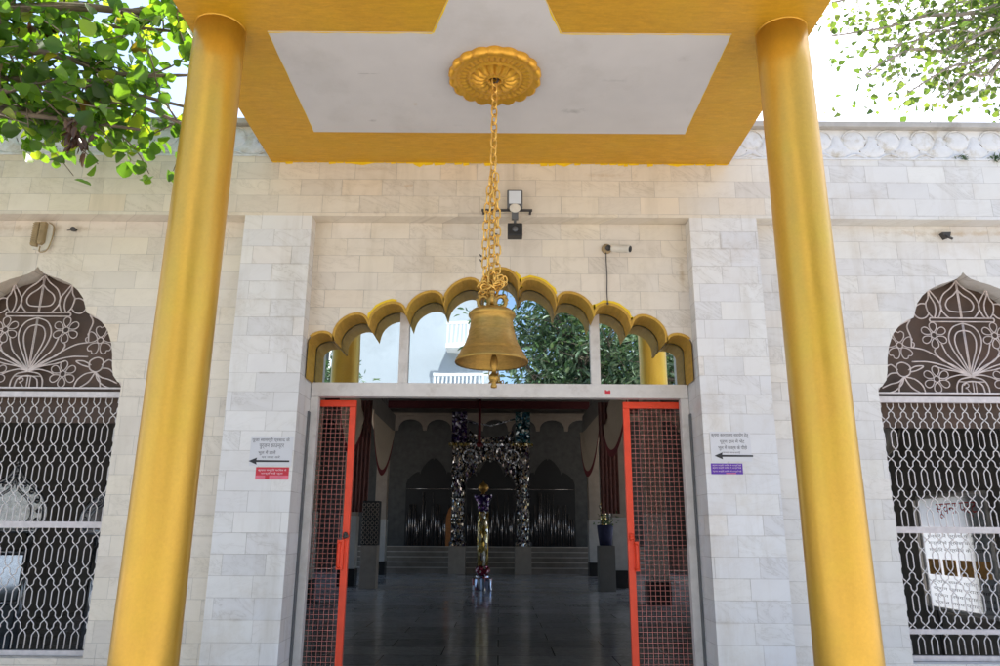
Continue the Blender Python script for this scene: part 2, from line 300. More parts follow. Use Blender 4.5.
# ------------------------------------------------------------------ mesh builder
class MB:
    def __init__(s): s.v = []; s.f = []; s.sm = []
    def face(s, pts, smooth=False):
        n = len(s.v); s.v += [tuple(p) for p in pts]; s.f.append(tuple(range(n, n + len(pts)))); s.sm.append(smooth)
    def box(s, x0, x1, y0, y1, z0, z1):
        n = len(s.v)
        s.v += [(x0, y0, z0), (x1, y0, z0), (x1, y1, z0), (x0, y1, z0), (x0, y0, z1), (x1, y0, z1), (x1, y1, z1), (x0, y1, z1)]
        for q in ((0, 3, 2, 1), (4, 5, 6, 7), (0, 1, 5, 4), (1, 2, 6, 5), (2, 3, 7, 6), (3, 0, 4, 7)):
            s.f.append(tuple(n + i for i in q)); s.sm.append(False)
    def prism(s, poly, y0, y1, back=True):
        """outline in x,z carried from y0 to y1"""
        n = len(s.v); k = len(poly)
        s.v += [(x, y0, z) for x, z in poly] + [(x, y1, z) for x, z in poly]
        s.f.append(tuple(range(n, n + k))); s.sm.append(False)
        if back: s.f.append(tuple(range(n + 2 * k - 1, n + k - 1, -1))); s.sm.append(False)
        for i in range(k):
            j = (i + 1) % k
            s.f.append((n + i, n + j, n + k + j, n + k + i)); s.sm.append(False)
    def prism_fn(s, poly, fn, d0, d1):
        """outline in a,b; fn(a,b,d) gives the point"""
        n = len(s.v); k = len(poly)
        s.v += [tuple(fn(a, b, d0)) for a, b in poly] + [tuple(fn(a, b, d1)) for a, b in poly]
        s.f.append(tuple(range(n, n + k))); s.sm.append(False)
        s.f.append(tuple(range(n + 2 * k - 1, n + k - 1, -1))); s.sm.append(False)
        for i in range(k):
            j = (i + 1) % k
            s.f.append((n + i, n + j, n + k + j, n + k + i)); s.sm.append(False)
    def tube(s, pts, r, seg=6, closed=False, r1=None, flat=None):
        pts = [Vector(p) for p in pts]; k = len(pts)
        if k < 2: return
        n = len(s.v); up = None
        for i, p in enumerate(pts):
            if closed: t = pts[(i + 1) % k] - pts[i - 1]
            else: t = pts[min(i + 1, k - 1)] - pts[max(i - 1, 0)]
            if t.length < 1e-9: t = Vector((0, 0, 1))
            t.normalize()
            if up is None:
                up = Vector((0, 1, 0)) if abs(t.y) < .9 else Vector((1, 0, 0))
            a = t.cross(up)
            if a.length < 1e-6: a = t.orthogonal()
            a.normalize(); b = a.cross(t).normalized(); up = b
            rr = r if r1 is None else r + (r1 - r) * i / (k - 1)
            for j in range(seg):
                w = 2 * pi * (j + .5) / seg
                s.v.append(tuple(p + a * (cos(w) * rr) + b * (sin(w) * rr)))
        for i in range(k if closed else k - 1):
            for j in range(seg):
                q = (i + 1) % k
                s.f.append((n + i * seg + j, n + i * seg + (j + 1) % seg, n + q * seg + (j + 1) % seg, n + q * seg + j)); s.sm.append(seg > 4)
        if not closed:
            s.f.append(tuple(n + j for j in range(seg - 1, -1, -1))); s.sm.append(False)
            s.f.append(tuple(n + (k - 1) * seg + j for j in range(seg))); s.sm.append(False)
    def lathe(s, prof, c=(0, 0, 0), seg=32, smooth=True, cap=True):
        n = len(s.v); k = len(prof)
        for r, z in prof:
            for j in range(seg):
                w = 2 * pi * j / seg; s.v.append((c[0] + r * cos(w), c[1] + r * sin(w), c[2] + z))
        for i in range(k - 1):
            for j in range(seg):
                s.f.append((n + i * seg + j, n + i * seg + (j + 1) % seg, n + (i + 1) * seg + (j + 1) % seg, n + (i + 1) * seg + j)); s.sm.append(smooth)
        if cap:
            if prof[0][0] > 1e-5: s.f.append(tuple(n + j for j in range(seg - 1, -1, -1))); s.sm.append(False)
            if prof[-1][0] > 1e-5: s.f.append(tuple(n + (k - 1) * seg + j for j in range(seg))); s.sm.append(False)
    def ball(s, c, r, seg=12, sz=1.):
        s.lathe([(max(1e-4, r * sin(pi * i / 8)), -r * sz * cos(pi * i / 8)) for i in range(9)], c, seg, cap=False)
    def build(s, name, mat, parent=None, bevel=0., tri=True, weld=False):
        me = bpy.data.meshes.new(name)
        off = Vector((0, 0, 0))
        q = parent
        while q is not None: off += q.location; q = q.parent
        me.from_pydata([(x - off.x, y - off.y, z - off.z) for x, y, z in s.v], [], s.f)
        me.polygons.foreach_set('use_smooth', s.sm)
        bm = bmesh.new(); bm.from_mesh(me)
        if weld: bmesh.ops.remove_doubles(bm, verts=bm.verts, dist=1e-5)
        bmesh.ops.recalc_face_normals(bm, faces=bm.faces)
        if bevel:
            bmesh.ops.bevel(bm, geom=[e for e in bm.edges if e.is_manifold and e.calc_face_angle(0) > .6], offset=bevel, segments=2, affect='EDGES', profile=.6)
        for f in [f for f in bm.faces if len(f.verts) > 4]:
            vs = list(f.verts)
            if len(vs) < 9: continue
            sm = f.smooth; nrm = f.normal.copy(); bm.faces.remove(f)
            for t in tessellate_polygon([[v.co for v in vs]]):
                try:
                    nf = bm.faces.new([vs[i] for i in t]); nf.smooth = sm; nf.normal_update()
                    if nf.normal.dot(nrm) < 0: nf.normal_flip()
                except ValueError: pass
        few = [f for f in bm.faces if len(f.verts) > 4]
        if few: bmesh.ops.triangulate(bm, faces=few)
        bm.to_mesh(me); bm.free()
        me.materials.append(mat)
        o = bpy.data.objects.new(name, me); COL.objects.link(o)
        if parent is not None: o.parent = parent
        return o

def tag(o, label, cat, group=None, kind=None):
    if label: o['label'] = label
    if cat: o['category'] = cat
    if group: o['group'] = group
    if kind: o['kind'] = kind
    return o
def thing(name, label, cat, loc=(0, 0, 0), group=None):
    o = bpy.data.objects.new(name, None); o.empty_display_size = .1; COL.objects.link(o)
    o.location = loc; return tag(o, label, cat, group)
def struct(mb, name, mat):
    o = mb.build(name, mat); o['kind'] = 'structure'; return o

def arc_lobe(a, p, b, n=10):
    """rounded lobe from cusp a over peak p to cusp b"""
    a, p, b = Vector(a), Vector(p), Vector(b)
    pts = []
    for i in range(n + 1):
        w = pi * i / n
        base = a.lerp(b, (1 - cos(w)) / 2)
        hgt = (p - (a + b) / 2)
        pts.append(tuple(base + hgt * (sin(w) ** .8 if 0 < i < n else 0)))
    return pts
def smooth_curve(pts, n=6, closed=False):
    """Catmull-Rom through 2D or 3D points"""
    P = [Vector(p) for p in pts]; out = []; k = len(P)
    rng = range(k) if closed else range(k - 1)
    for i in rng:
        p0 = P[i - 1] if (closed or i > 0) else P[0]; p1 = P[i]; p2 = P[(i + 1) % k]
        p3 = P[(i + 2) % k] if closed or i + 2 < k else P[-1]
        for j in range(n):
            t = j / n
            out.append(.5 * ((2 * p1) + (-p0 + p2) * t + (2 * p0 - 5 * p1 + 4 * p2 - p3) * t * t + (-p0 + 3 * p1 - 3 * p2 + p3) * t ** 3))
    if not closed: out.append(P[-1])
    return [tuple(q) for q in out]

# ------------------------------------------------------------------ camera, world, sun
cam = bpy.data.cameras.new('camera'); cam.sensor_width = 36; cam.lens = 36 * .740; cam.clip_start = .05; cam.clip_end = 2000
co = bpy.data.objects.new('camera', cam); COL.objects.link(co)
co.matrix_world = Matrix.Translation((0, 0, EYE)) @ Matrix.Rotation(radians(90 + 15.1), 4, 'X') @ Matrix.Rotation(radians(.35), 4, 'Z')
SC.camera = co

SUN_EL, SUN_AZ = 58, 36      # azimuth from +Y towards +X
w = bpy.data.worlds.new('World'); SC.world = w; w.use_nodes = True
nt = w.node_tree
bg = nt.nodes['Background']
sky = nt.nodes.new('ShaderNodeTexSky'); sky.sky_type = 'NISHITA'; sky.sun_disc = False
sky.sun_elevation = radians(SUN_EL); sky.sun_rotation = radians(SUN_AZ)
sky.air_density = 1.0; sky.dust_density = 2.5; sky.ozone_density = 1.0
nt.links.new(sky.outputs[0], bg.inputs[0]); bg.inputs[1].default_value = .15
sl = bpy.data.lights.new('sun', 'SUN'); sl.energy = 4.2; sl.angle = radians(.5); sl.color = (1, .95, .87)
so = bpy.data.objects.new('sun', sl); COL.objects.link(so)
d = Vector((sin(radians(SUN_AZ)) * cos(radians(SUN_EL)), cos(radians(SUN_AZ)) * cos(radians(SUN_EL)), sin(radians(SUN_EL))))
so.rotation_euler = d.to_track_quat('Z', 'Y').to_euler(); so.location = d * 40

SC.view_settings.view_transform = 'Standard'; SC.view_settings.look = 'None'
SC.view_settings.gamma = 1; SC.view_settings.exposure = 1.42
SC.view_settings.use_curve_mapping = False
SC.cycles.max_bounces = 10; SC.cycles.diffuse_bounces = 6; SC.cycles.glossy_bounces = 5
SC.cycles.transparent_max_bounces = 8; SC.cycles.sample_clamp_indirect = 6
SC.cycles.caustics_reflective = False; SC.cycles.caustics_refractive = False
SC.cycles.use_denoising = True

# ------------------------------------------------------------------ ground, plinth, hall floor
g = MB(); g.face([(-400, -400, -.35), (400, -400, -.35), (400, 400, -.35), (-400, 400, -.35)]); struct(g, 'ground', M_ground)
g = MB()
g.box(-6.9, 6.9, 2.35, 4.86, -.349, -.004); g.box(-6.9, 6.9, 2.05, 2.348, -.349, -.18)
struct(g, 'entrance_steps', M_pale)
HX, HY = 6.9, 27.0
g = MB(); g.box(-HX, HX, 4.862, HY, -.349, 0); struct(g, 'hall_floor', M_floor)
g = MB()
for i in range(5): g.box(-5.2, 5.2, 24.45 + .3 * i, 24.448 + .3 * (i + 1) if i < 4 else 26.6, .001, .155 * (i + 1))
struct(g, 'hall_steps', M_step)
g = MB()
for i in range(5): g.box(-5.2, 5.2, 24.42 + .3 * i, 24.60 + .3 * i, .155 * (i + 1) + .001, .155 * (i + 1) + .028)
struct(g, 'hall_step_treads', M_tread)

# ------------------------------------------------------------------ temple building
B = thing('temple_building', 'white marble clad temple front with scalloped golden doorway arch and lattice windows', 'temple', (0, 4.5, 0))
A, PB, PC, BK = 4.5, 4.61, 4.82, 4.86
ZL, ZF, ZT = 3.257, 3.685, 3.945
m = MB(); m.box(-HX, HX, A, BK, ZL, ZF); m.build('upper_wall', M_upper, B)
for s in (-1, 1):
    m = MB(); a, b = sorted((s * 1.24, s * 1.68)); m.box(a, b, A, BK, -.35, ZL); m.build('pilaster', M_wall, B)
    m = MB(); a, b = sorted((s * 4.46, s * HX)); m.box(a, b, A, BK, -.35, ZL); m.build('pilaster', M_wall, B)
# the scalloped arch over the door
half = [(.0, 2.939), (.126, 2.787), (.257, 2.851), (.368, 2.680), (.487, 2.767), (.610, 2.607), (.737, 2.690), (.847, 2.534), (.977, 2.608), (1.072, 2.435), (1.165, 2.492), (1.2395, 2.40)]
right = []
pk = half[0]; c1 = half[1]
full_c = arc_lobe((-c1[0], c1[1]), pk, c1, 12)
right += full_c[6:]
for i in range(2, len(half), 2):
    right += arc_lobe(half[i - 1], half[i], half[i + 1], 12)[1:]
right.append((1.2395, 2.19))
left = [(-x, z) for x, z in reversed(right)]
scallop = left + right[1:]
poly = [(-1.2395, ZL - .001)] + scallop[1:-1] + [(1.2395, ZL - .001)]
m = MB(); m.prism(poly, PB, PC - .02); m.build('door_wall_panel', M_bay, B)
# gold soffit band, a few mm inside the stone edge and proud of it
m = MB(); k = len(scallop)
def inward(pts, dlt):
    out = []
    for i, p in enumerate(pts):
        t = Vector(pts[min(i + 1, len(pts) - 1)]) - Vector(pts[max(i - 1, 0)]); t.normalize()
        out.append((p[0] + t.y * dlt, p[1] - t.x * dlt))
    return out
inn = inward(scallop, .010)
rim = inward(scallop, -.007)
for i in range(k - 1):
    p, q = inn[i], inn[i + 1]; P_, Q_ = rim[i], rim[i + 1]
    y0, y1 = PB - .006, PC - .006
    m.face([(p[0], y0, p[1]), (q[0], y0, q[1]), (q[0], y1, q[1]), (p[0], y1, p[1])], True)
    if abs(P_[0]) < 1.236 and abs(Q_[0]) < 1.236:
        m.face([(p[0], y0, p[1]), (P_[0], y0, P_[1]), (Q_[0], y0, Q_[1]), (q[0], y0, q[1])])
        m.face([(P_[0], y0, P_[1]), (P_[0], PB + .004, P_[1]), (Q_[0], PB + .004, Q_[1]), (Q_[0], y0, Q_[1])])
m.build('arch_soffit', M_archgold, B)
# slopped yellow paint on the stone by some lobes
for i0, i1 in ((24, 34), (70, 84), (95, 112)):
    m = MB(); i1 = min(i1, k - 3)
    o1 = [scallop[i] for i in range(i0, i1)]
    off = [inward(scallop, -.012 - .016 * abs(sin(i * 1.7)))[i] for i in range(i0, i1)]
    for j in range(len(o1) - 1):
        m.face([(off[j][0], PB - .0015, off[j][1]), (off[j + 1][0], PB - .0015, off[j + 1][1]), (o1[j + 1][0], PB - .0015, o1[j + 1][1]), (o1[j][0], PB - .0015, o1[j][1])])
    m.build('paint_smear', M_bright, B)

# glazing over the door
tw = MB(); tw.box(-1.236, 1.236, PC - .035, PC + .035, 2.105, 2.198); TW = tw.build('transom', M_alum, B, bevel=.004)
gl = MB()
for a, b in ((-1.236, -.672), (-.609, .604), (.667, 1.236)):
    gl.face([(a, PC + .004, 2.198), (b, PC + .004, 2.198), (b, PC + .004, 3.0), (a, PC + .004, 3.0)])
gl.build('glass_pane', M_glass, TW)
for a, b in ((-.672, -.609), (.604, .667)):
    mm = MB(); mm.box(a, b, PC - .025, PC + .025, 2.199, 3.0); mm.build('mullion', M_alum, TW, bevel=.003)
for s in (-1, 1):
    mm = MB(); a, b = sorted((s * 1.2385, s * 1.185)); mm.box(a, b, PC - .03, PC + .03, 0.002, 2.104); mm.build('door_jamb', M_alum, B, bevel=.004)
    mm = MB(); a, b = sorted((s * 1.23, s * 1.2388)); mm.box(a, b, PC - .075, PC - .035, 0.3, 2.0); mm.build('steel_strip', M_grey, B)

# sliding mesh gates, drawn back towards the jambs
for s, xs in ((-1, -.955), (1, .822)):
    x0, x1 = (xs - 1.15, xs) if s < 0 else (xs, xs + 1.15)
    y = 4.905
    fr = MB(); zt = 2.098; tk = .043
    fr.box(x0, x1, y - .018, y + .018, zt - tk, zt); fr.box(x0, x1, y - .018, y + .018, .03, .03 + tk)
    fr.box(x0, x0 + tk, y - .0175, y + .0175, .031 + tk, zt - tk - .001); fr.box(x1 - tk, x1, y - .0175, y + .0175, .031 + tk, zt - tk - .001)
    G = fr.build('sliding_gate', M_red, B, bevel=.003)
    me = MB(); r = .0019; pitch = .0305
    nx = int((x1 - x0 - 2 * tk) / pitch)
    for i in range(1, nx + 1):
        x = x0 + tk + i * pitch
        me.tube([(x, y, .05), (x, y, 2.075)], r, 4)
    for j in range(1, int(2.03 / pitch)):
        z = .05 + j * pitch
        me.tube([(x0 + .02, y - .003, z), (x1 - .02, y - .003, z)], r, 4)
    me.build('wire_mesh', M_wire, G)
    h = MB(); hx = x1 - .055 if s < 0 else x0 + .052
    h.tube([(hx + (-s) * .012, y - .03, 1.185), (hx, y - .045, 1.175), (hx, y - .045, 1.04), (hx + (-s) * .012, y - .03, 1.03)], .011, 8)
    h.box(hx - .012, hx + .03 if s < 0 else hx + .012, y - .04, y - .019, 1.02, 1.2)
    h.build('pull_handle', M_red, G)
    bl = MB(); bx = x1 - .02 if s < 0 else x0 + .02
    bl.tube([(bx - .012, y - .035, 1.215), (bx + .018, y - .035, 1.225)], .012, 8); bl.ball((bx, y - .035, 1.235), .014)
    bl.build('latch', M_iron if s < 0 else M_red, G)

# ------------------------------------------------------------------ lattice windows
WO = [(.66, .535), (.66, 2.145), (.632, 2.16), (.60, 2.20), (.585, 2.26), (.575, 2.34), (.555, 2.42), (.52, 2.50), (.465, 2.565), (.405, 2.60), (.368, 2.615), (.352, 2.66), (.33, 2.715), (.29, 2.765), (.235, 2.81), (.165, 2.842), (.10, 2.862), (.05, 2.882), (.018, 2.905), (0, 2.93)]
def opening(cx, s): return [(cx + s * x, z) for x, z in WO]
WCX = 3.055
for sgn in (-1, 1):
    cx = sgn * WCX
    x_in, x_out = 1.6805 * sgn, 4.4595 * sgn
    lo, hi = min(x_in, x_out), max(x_in, x_out)
    mb = MB()
    # two halves round the opening, plus the wall under the sill
    Lh = [(cx, ZL - .001), (lo, ZL - .001), (lo, .5351)] + [p for p in opening(cx, -1)]
    Rh = [(cx, ZL - .001), (hi, ZL - .001), (hi, .5351)] + [p for p in opening(cx, 1)]
    mb.prism(Lh, PB, BK); mb.prism(Rh, PB, BK); mb.box(lo, hi, PB, BK, -.35, .534)
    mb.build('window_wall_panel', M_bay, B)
    YG = 4.70
    # frame with rails
    fw = MB()
    def rail(z0, z1, d=.014): fw.box(cx - .655, cx + .655, YG - d, YG + d, z0, z1)
    rail(2.070, 2.108); rail(2.128, 2.138, .008); rail(1.262, 1.300); rail(.537, .565)
    if sgn > 0: rail(.685, .712)
    for q in (-1, 1):
        a, b = sorted((cx + q * .655, cx + q * .632)); fw.box(a, b, YG - .0135, YG + .0135, .566, 1.261); fw.box(a, b, YG - .0135, YG + .0135, 1.301, 2.069)
    WF = fw.build('lattice_window', M_grille, B)
    if sgn < 0: WF['label'] = 'lattice window with cusped arch top left of the door'
    else: WF['label'] = 'lattice window with cusped arch top right of the door'
    # pinched hexagon lattice, one bent wire mesh
    lt = MB(); hp = .0394; HXG, QF = .128, .117; per = HXG + QF
    step = [(0, 0), (.008, .007), (.016, .013), (.0185, .020), (.0185, .034), (.021, .041), (.030, .049)]
    ztop = 2.070; zend = .566
    ncol = int(1.30 / (2 * hp)) + 2
    for c in range(-ncol // 2 - 1, ncol // 2 + 2):
        for side in (-1, 1):
            # side wire of one hexagon, then swinging over to the neighbour and back
            pts = []; z = ztop + .075; xc = cx + c * 2 * hp
            while z > zend - .05:
                zz = z
                pts += [(xc + side * .0, zz), (xc + side * .010, zz - .010), (xc + side * .0195, zz - .026), (xc + side * .0195, zz - HXG + .026), (xc + side * .010, zz - HXG + .010), (xc, zz - HXG)]
                q0 = zz - HXG
                for i, (dx, dz) in enumerate(step[1:]): pts.append((xc + side * dx, q0 - dz))
                pts.append((xc + side * .0394, q0 - QF / 2))
                for (dx, dz) in reversed(step[1:]): pts.append((xc + side * dx, q0 - QF + dz))
                z -= per
            clip = []
            for (x, zq) in pts:
                if zq > ztop or zq < zend or abs(x - cx) > .64:
                    if len(clip) > 1: lt.tube([(p[0], YG + .002 * side, p[1]) for p in clip], .0037, 5)
                    clip = []
                    continue
                clip.append((x, zq))
            if len(clip) > 1: lt.tube([(p[0], YG + .002 * side, p[1]) for p in clip], .0037, 5)
    # short stubs that meet the top rail
    for c in range(-ncol // 2 - 1, ncol // 2 + 2):
        for side in (-1, 1):
            x = cx + c * 2 * hp + side * .0195
            if abs(x - cx) < .64: lt.tube([(x, YG, 2.07), (x, YG, 2.0420)], .0029, 5)
    lt.build('lattice', M_lattice, WF)
    # scrolled floral panel in the arch
    ar = MB(); R = .0046
    V0 = 2.136; D3 = lambda u, v: (cx + u, YG, V0 + v)
    def crv(pts, mir=True, n=6, closed=False, r=R, sm=True):
        q = smooth_curve(pts, n, closed) if sm else pts
        ar.tube([D3(*p) for p in q], r, 6, closed)
        if mir: ar.tube([D3(-p[0], p[1]) for p in q], r, 6, closed)
    crv([(-.625, .0), (-.60, .04), (-.572, .09), (-.553, .18), (-.55, .27), (-.53, .335), (-.47, .41), (-.40, .462), (-.345, .485)])
    crv([(-.345, .485), (-.33, .55), (-.30, .625), (-.25, .685), (-.19, .722), (-.12, .742), (-.05, .757), (0, .785)])
    crv([(-.345, .485), (-.37, .44), (-.355, .37), (-.36, .30)])
    for vv in (.478, .503): ar.tube([D3(-.21, vv), D3(.21, vv)], R, 6)
    crv([(-.21, .478), (-.215, .49), (-.21, .503)])
    crv([(0, .765), (-.04, .715), (-.10, .665), (-.128, .60), (-.12, .55), (-.085, .505)])
    crv([(0, .70), (-.03, .665), (-.075, .63), (-.092, .59), (-.07, .553), (0, .545)])
    for du in (-.004, .004): ar.tube([D3(du, .765), D3(du, .505)], .0035, 5); ar.tube([D3(du, .465), D3(du, .11)], .0035, 5)
    crv([(-.195, .705), (-.16, .655), (-.125, .59), (-.14, .53), (-.155, .505)])
    crv([(-.195, .705), (-.19, .66), (-.165, .60), (-.165, .545), (-.18, .505)])
    crv([(-.195, .705), (-.205, .64), (-.225, .60), (-.215, .54), (-.19, .505)])
    crv([(-.225, .60), (-.26, .602), (-.30, .575), (-.31, .53), (-.28, .50), (-.24, .505), (-.215, .53)])
    # teardrop and fan
    crv([(0, .108), (-.045, .20), (-.095, .30), (-.105, .375), (-.07, .44), (0, .468)])
    crv([(0, .13), (-.03, .21), (-.062, .295), (-.068, .36), (-.045, .405), (0, .42)])
    crv([(0, .11), (-.10, .17), (-.19, .235), (-.28, .285), (-.36, .30)])
    crv([(0, .11), (-.075, .19), (-.13, .25), (-.16, .33)])
    crv([(0, .11), (-.09, .15), (-.18, .185), (-.27, .205), (-.37, .205)])
    crv([(0, .108), (-.08, .14), (-.16, .155), (-.225, .175)])
    crv([(0, .105), (-.06, .12), (-.13, .105), (-.17, .085)])
    crv([(0, .112), (-.10, .18), (-.17, .215), (-.21, .27), (-.20, .30)])
    crv([(-.105, .0), (-.10, .05), (-.07, .09), (0, .105)])
    crv([(-.075, .0), (-.065, .05), (-.035, .072), (0, .078)])
    ar.tube([D3(-.085, .074), D3(.085, .074)], .0035, 5)
    # the figure painted at the foot of the fan
    tw_ = [(-.052, .05), (-.045, .062), (-.030, .062), (-.024, .05), (-.032, .038), (-.046, .034), (-.034, .026), (-.028, .014), (-.018, .004)]
    ar.tube([D3(*p) for p in smooth_curve(tw_, 4)], .0035, 5)
    for du in (.004, .022): ar.tube([D3(du, .0), D3(du, .072)], .004, 5)
    def flower(u, v, n, r0, heart=False, rot=0.):
        for mi in (1, -1):
            ar.tube([D3(mi * u + .02 * cos(t * pi / 6), v + .02 * sin(t * pi / 6)) for t in range(12)], .0036, 5, True)
            for q in range(n):
                a = rot + 2 * pi * q / n
                if heart: sh = [(.022, 0), (.05, .030), (.085, .036), (.098, .016), (.088, 0), (.098, -.016), (.085, -.036), (.05, -.030)]
                else: sh = [(.022, 0), (.05, .022), (.078, .021), (.090, 0), (.078, -.021), (.05, -.022)]
                pts = []
                for (x, yv) in sh:
                    x *= r0 / .09; yv *= r0 / .09
                    pts.append((mi * (u + x * cos(a) - yv * sin(a)), v + x * sin(a) + yv * cos(a)))
                ar.tube([D3(*p) for p in smooth_curve(pts, 3, True)], .0036, 5, True)
    flower(-.20, .385, 6, .088, rot=pi / 6); flower(-.225, .09, 6, .088, rot=pi / 6); flower(-.435, .315, 5, .088, True, .3)
    # tulip and leaves at the foot
    crv([(-.435, .20), (-.475, .18), (-.47, .125), (-.435, .105), (-.395, .125), (-.39, .175)], closed=True)
    for leaf in ([(-.47, .15), (-.51, .185), (-.55, .165)], [(-.47, .13), (-.52, .125), (-.56, .09)], [(-.40, .15), (-.35, .175), (-.30, .175), (-.34, .15), (-.395, .135)],
                 [(-.435, .105), (-.475, .07), (-.53, .055), (-.585, .03)], [(-.435, .105), (-.455, .055), (-.50, .015), (-.54, .0)], [(-.435, .105), (-.40, .04), (-.345, .0)],
                 [(-.435, .105), (-.37, .09), (-.325, .05), (-.31, .0)], [(-.435, .105), (-.47, .05), (-.48, .0)]):
        crv(leaf)
    ar.build('floral_scrollwork', M_scroll, WF)
    bd = MB(); bpoly = [(cx + x * .985, z) for x, z in [(.655, 1.915)] + WO[1:-1]] + [(cx, 2.915)] + [(cx - x * .985, z) for x, z in reversed([(.655, 1.915)] + WO[1:-1])]
    bd.prism(bpoly, YG + .05, YG + .062); bd.build('backing_board', M_brown, WF)

# ------------------------------------------------------------------ carved frieze and coping
fz = MB(); fz.box(-HX, HX, A + .012, BK, ZF + .001, ZT - .03)
pit = .2335; hgt = ZT - .03 - ZF
def dome(mb, outline, x0, z0, y, depth, rings=3):
    cxm = sum(p[0] for p in outline) / len(outline); czm = sum(p[1] for p in outline) / len(outline)
    prev = None
    for r in range(rings + 1):
        t = r / rings; s_ = cos(t * pi / 2 * .92); dy = depth * sin(t * pi / 2)
        ring = [(x0 + cxm + (px - cxm) * s_, y - dy, z0 + czm + (pz - czm) * s_) for px, pz in outline]
        if prev:
            for i in range(len(ring)):
                j = (i + 1) % len(ring); mb.face([prev[i], prev[j], ring[j], ring[i]], True)
        prev = ring
    mb.face(prev)
disc = [(.078 * (1 + .05 * cos(9 * a)) * cos(a), .072 * (1 + .05 * cos(9 * a)) * sin(a)) for a in [2 * pi * i / 28 for i in range(28)]]
bell_o = smooth_curve([(-.016, .075), (-.03, .04), (-.062, -.02), (-.088, -.035), (-.06, -.072), (0, -.088), (.06, -.072), (.088, -.035), (.062, -.02), (.03, .04), (.016, .075)], 3, True)
n = int(HX / pit)
for i in range(-n, n + 1):
    x = i * pit + .06
    dome(fz, disc, x, ZF + .148, A + .013, .015)
    dome(fz, bell_o, x + pit / 2, ZF + .108, A + .013, .012)
    fz.tube([(x + t, A + .010, ZF + .026 + .02 * cos(t / pit * 2 * pi)) for t in [pit * j / 10 for j in range(11)]], .008, 6)
    fz.tube([(x + .082 * cos(a), A + .008, ZF + .148 + .078 * sin(a)) for a in [radians(10 + 160 * j / 12) for j in range(13)]], .005, 5)
    fz.tube([(x + pit / 2 + q * .05, A + .01, ZF + .155 - abs(q) * .10) for q in (-1, -.5, 0, .5, 1)], .007, 5)
fz.box(-HX, HX, A - .004, A + .011, ZF + .001, ZF + .014)
fz_o = fz.build('carved_frieze', M_carve, B)
fh = MB(); rs = random.Random(8)
for i in range(-n, n + 1):
    x = i * pit + .06
    for q in (-1, 1):
        for (dx, dz, w_, h_, sl_) in ((.083, .118, .010, .017, .5), (.046, .070, .016, .008, -.5)):
            cx_, cz_ = x + q * dx + rs.uniform(-.004, .004), ZF + dz + rs.uniform(-.004, .004); k_ = rs.uniform(.5, 1.15)
            pl = [(cx_ + k_ * (w_ * cos(a) + q * sl_ * h_ * sin(a)), cz_ + k_ * h_ * sin(a)) for a in [2 * pi * t / 9 for t in range(9)]]
            fh.prism(pl, A + .0095, A + .0125)  # flat dark discs paint the dirt and shade of the carving's pits
fh.build('painted_pits', M_bark, fz_o)['kind'] = 'stuff'
cp = MB(); cp.box(-HX, HX, A - .035, BK + .06, ZT - .029, ZT + .012); cp.build('coping', M_coping, B, bevel=.005)

# ------------------------------------------------------------------ hall shell behind the front
hw = MB()
ZC = 5.85
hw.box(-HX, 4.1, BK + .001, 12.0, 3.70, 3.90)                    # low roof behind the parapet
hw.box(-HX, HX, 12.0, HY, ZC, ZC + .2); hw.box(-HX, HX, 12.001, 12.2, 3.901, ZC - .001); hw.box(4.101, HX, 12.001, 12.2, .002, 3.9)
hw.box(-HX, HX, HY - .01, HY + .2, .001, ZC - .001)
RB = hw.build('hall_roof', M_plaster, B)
for s in (-1, 1):
    sw = MB(); a, b = sorted((s * HX, s * (HX - .2)))
    # piers between unseen tall openings, added to let daylight into the high hall
    sw.box(a, b, 12.201, 26.8, -.34, .6); sw.box(a, b, 12.201, 26.8, 4.0, ZC - .002)
    for y0, y1 in ((12.201, 13.2), (15.8, 17.2), (20.2, 21.6), (24.2, 26.8)): sw.box(a, b, y0, y1, .601, 3.999)
    if s < 0: sw.box(a, b, BK + .001, 12.2, -.34, 3.699)
    else:
        # near bay narrowed, with an unseen opening added so daylight backlights the banner
        x0, x1 = 4.1, 4.15
        sw.box(x0, x1, BK + .001, 6.62, .002, 3.699); sw.box(x0, x1, 7.52, 12.0, .002, 3.699)
        sw.box(x0, x1, 6.621, 7.519, .002, .6); sw.box(x0, x1, 6.621, 7.519, 1.58, 3.699)
    sw.build('hall_side_wall', M_plaster, B)
# inner pillars with black skirting, beams above
for x, ys in ((2.92, (14.3, 18.6, 23.4)), (-3.62, (14.3, 18.6, 23.4))):
    for y in ys:
        p = MB(); p.box(x - .19, x + .19, y - .19, y + .19, .40, 1.62); P = p.build('hall_pillar', M_pale, B, bevel=.008)
        p = MB(); p.box(x - .205, x + .205, y - .205, y + .205, .002, .399); p.build('skirting', M_darkstone, P)
        p = MB(); p.box(x - .17, x + .17, y - .17, y + .17, 1.621, 4.35); p.build('upper_shaft', M_tan, P, bevel=.01)
    b = MB(); b.box(x - .2, x + .2, 12.3, 24.2, 4.351, 4.95); b.build('hall_beam', M_plaster, B)
    b = MB(); b.box(x - .1, x + .1, 12.3, 24.2, 4.951, 5.05)
    for i in range(23): b.box(x - .03, x + .03, 12.5 + i * .5, 12.62 + i * .5, 5.051, 5.6)
    b.build('gallery_railing', M_greystone, B)
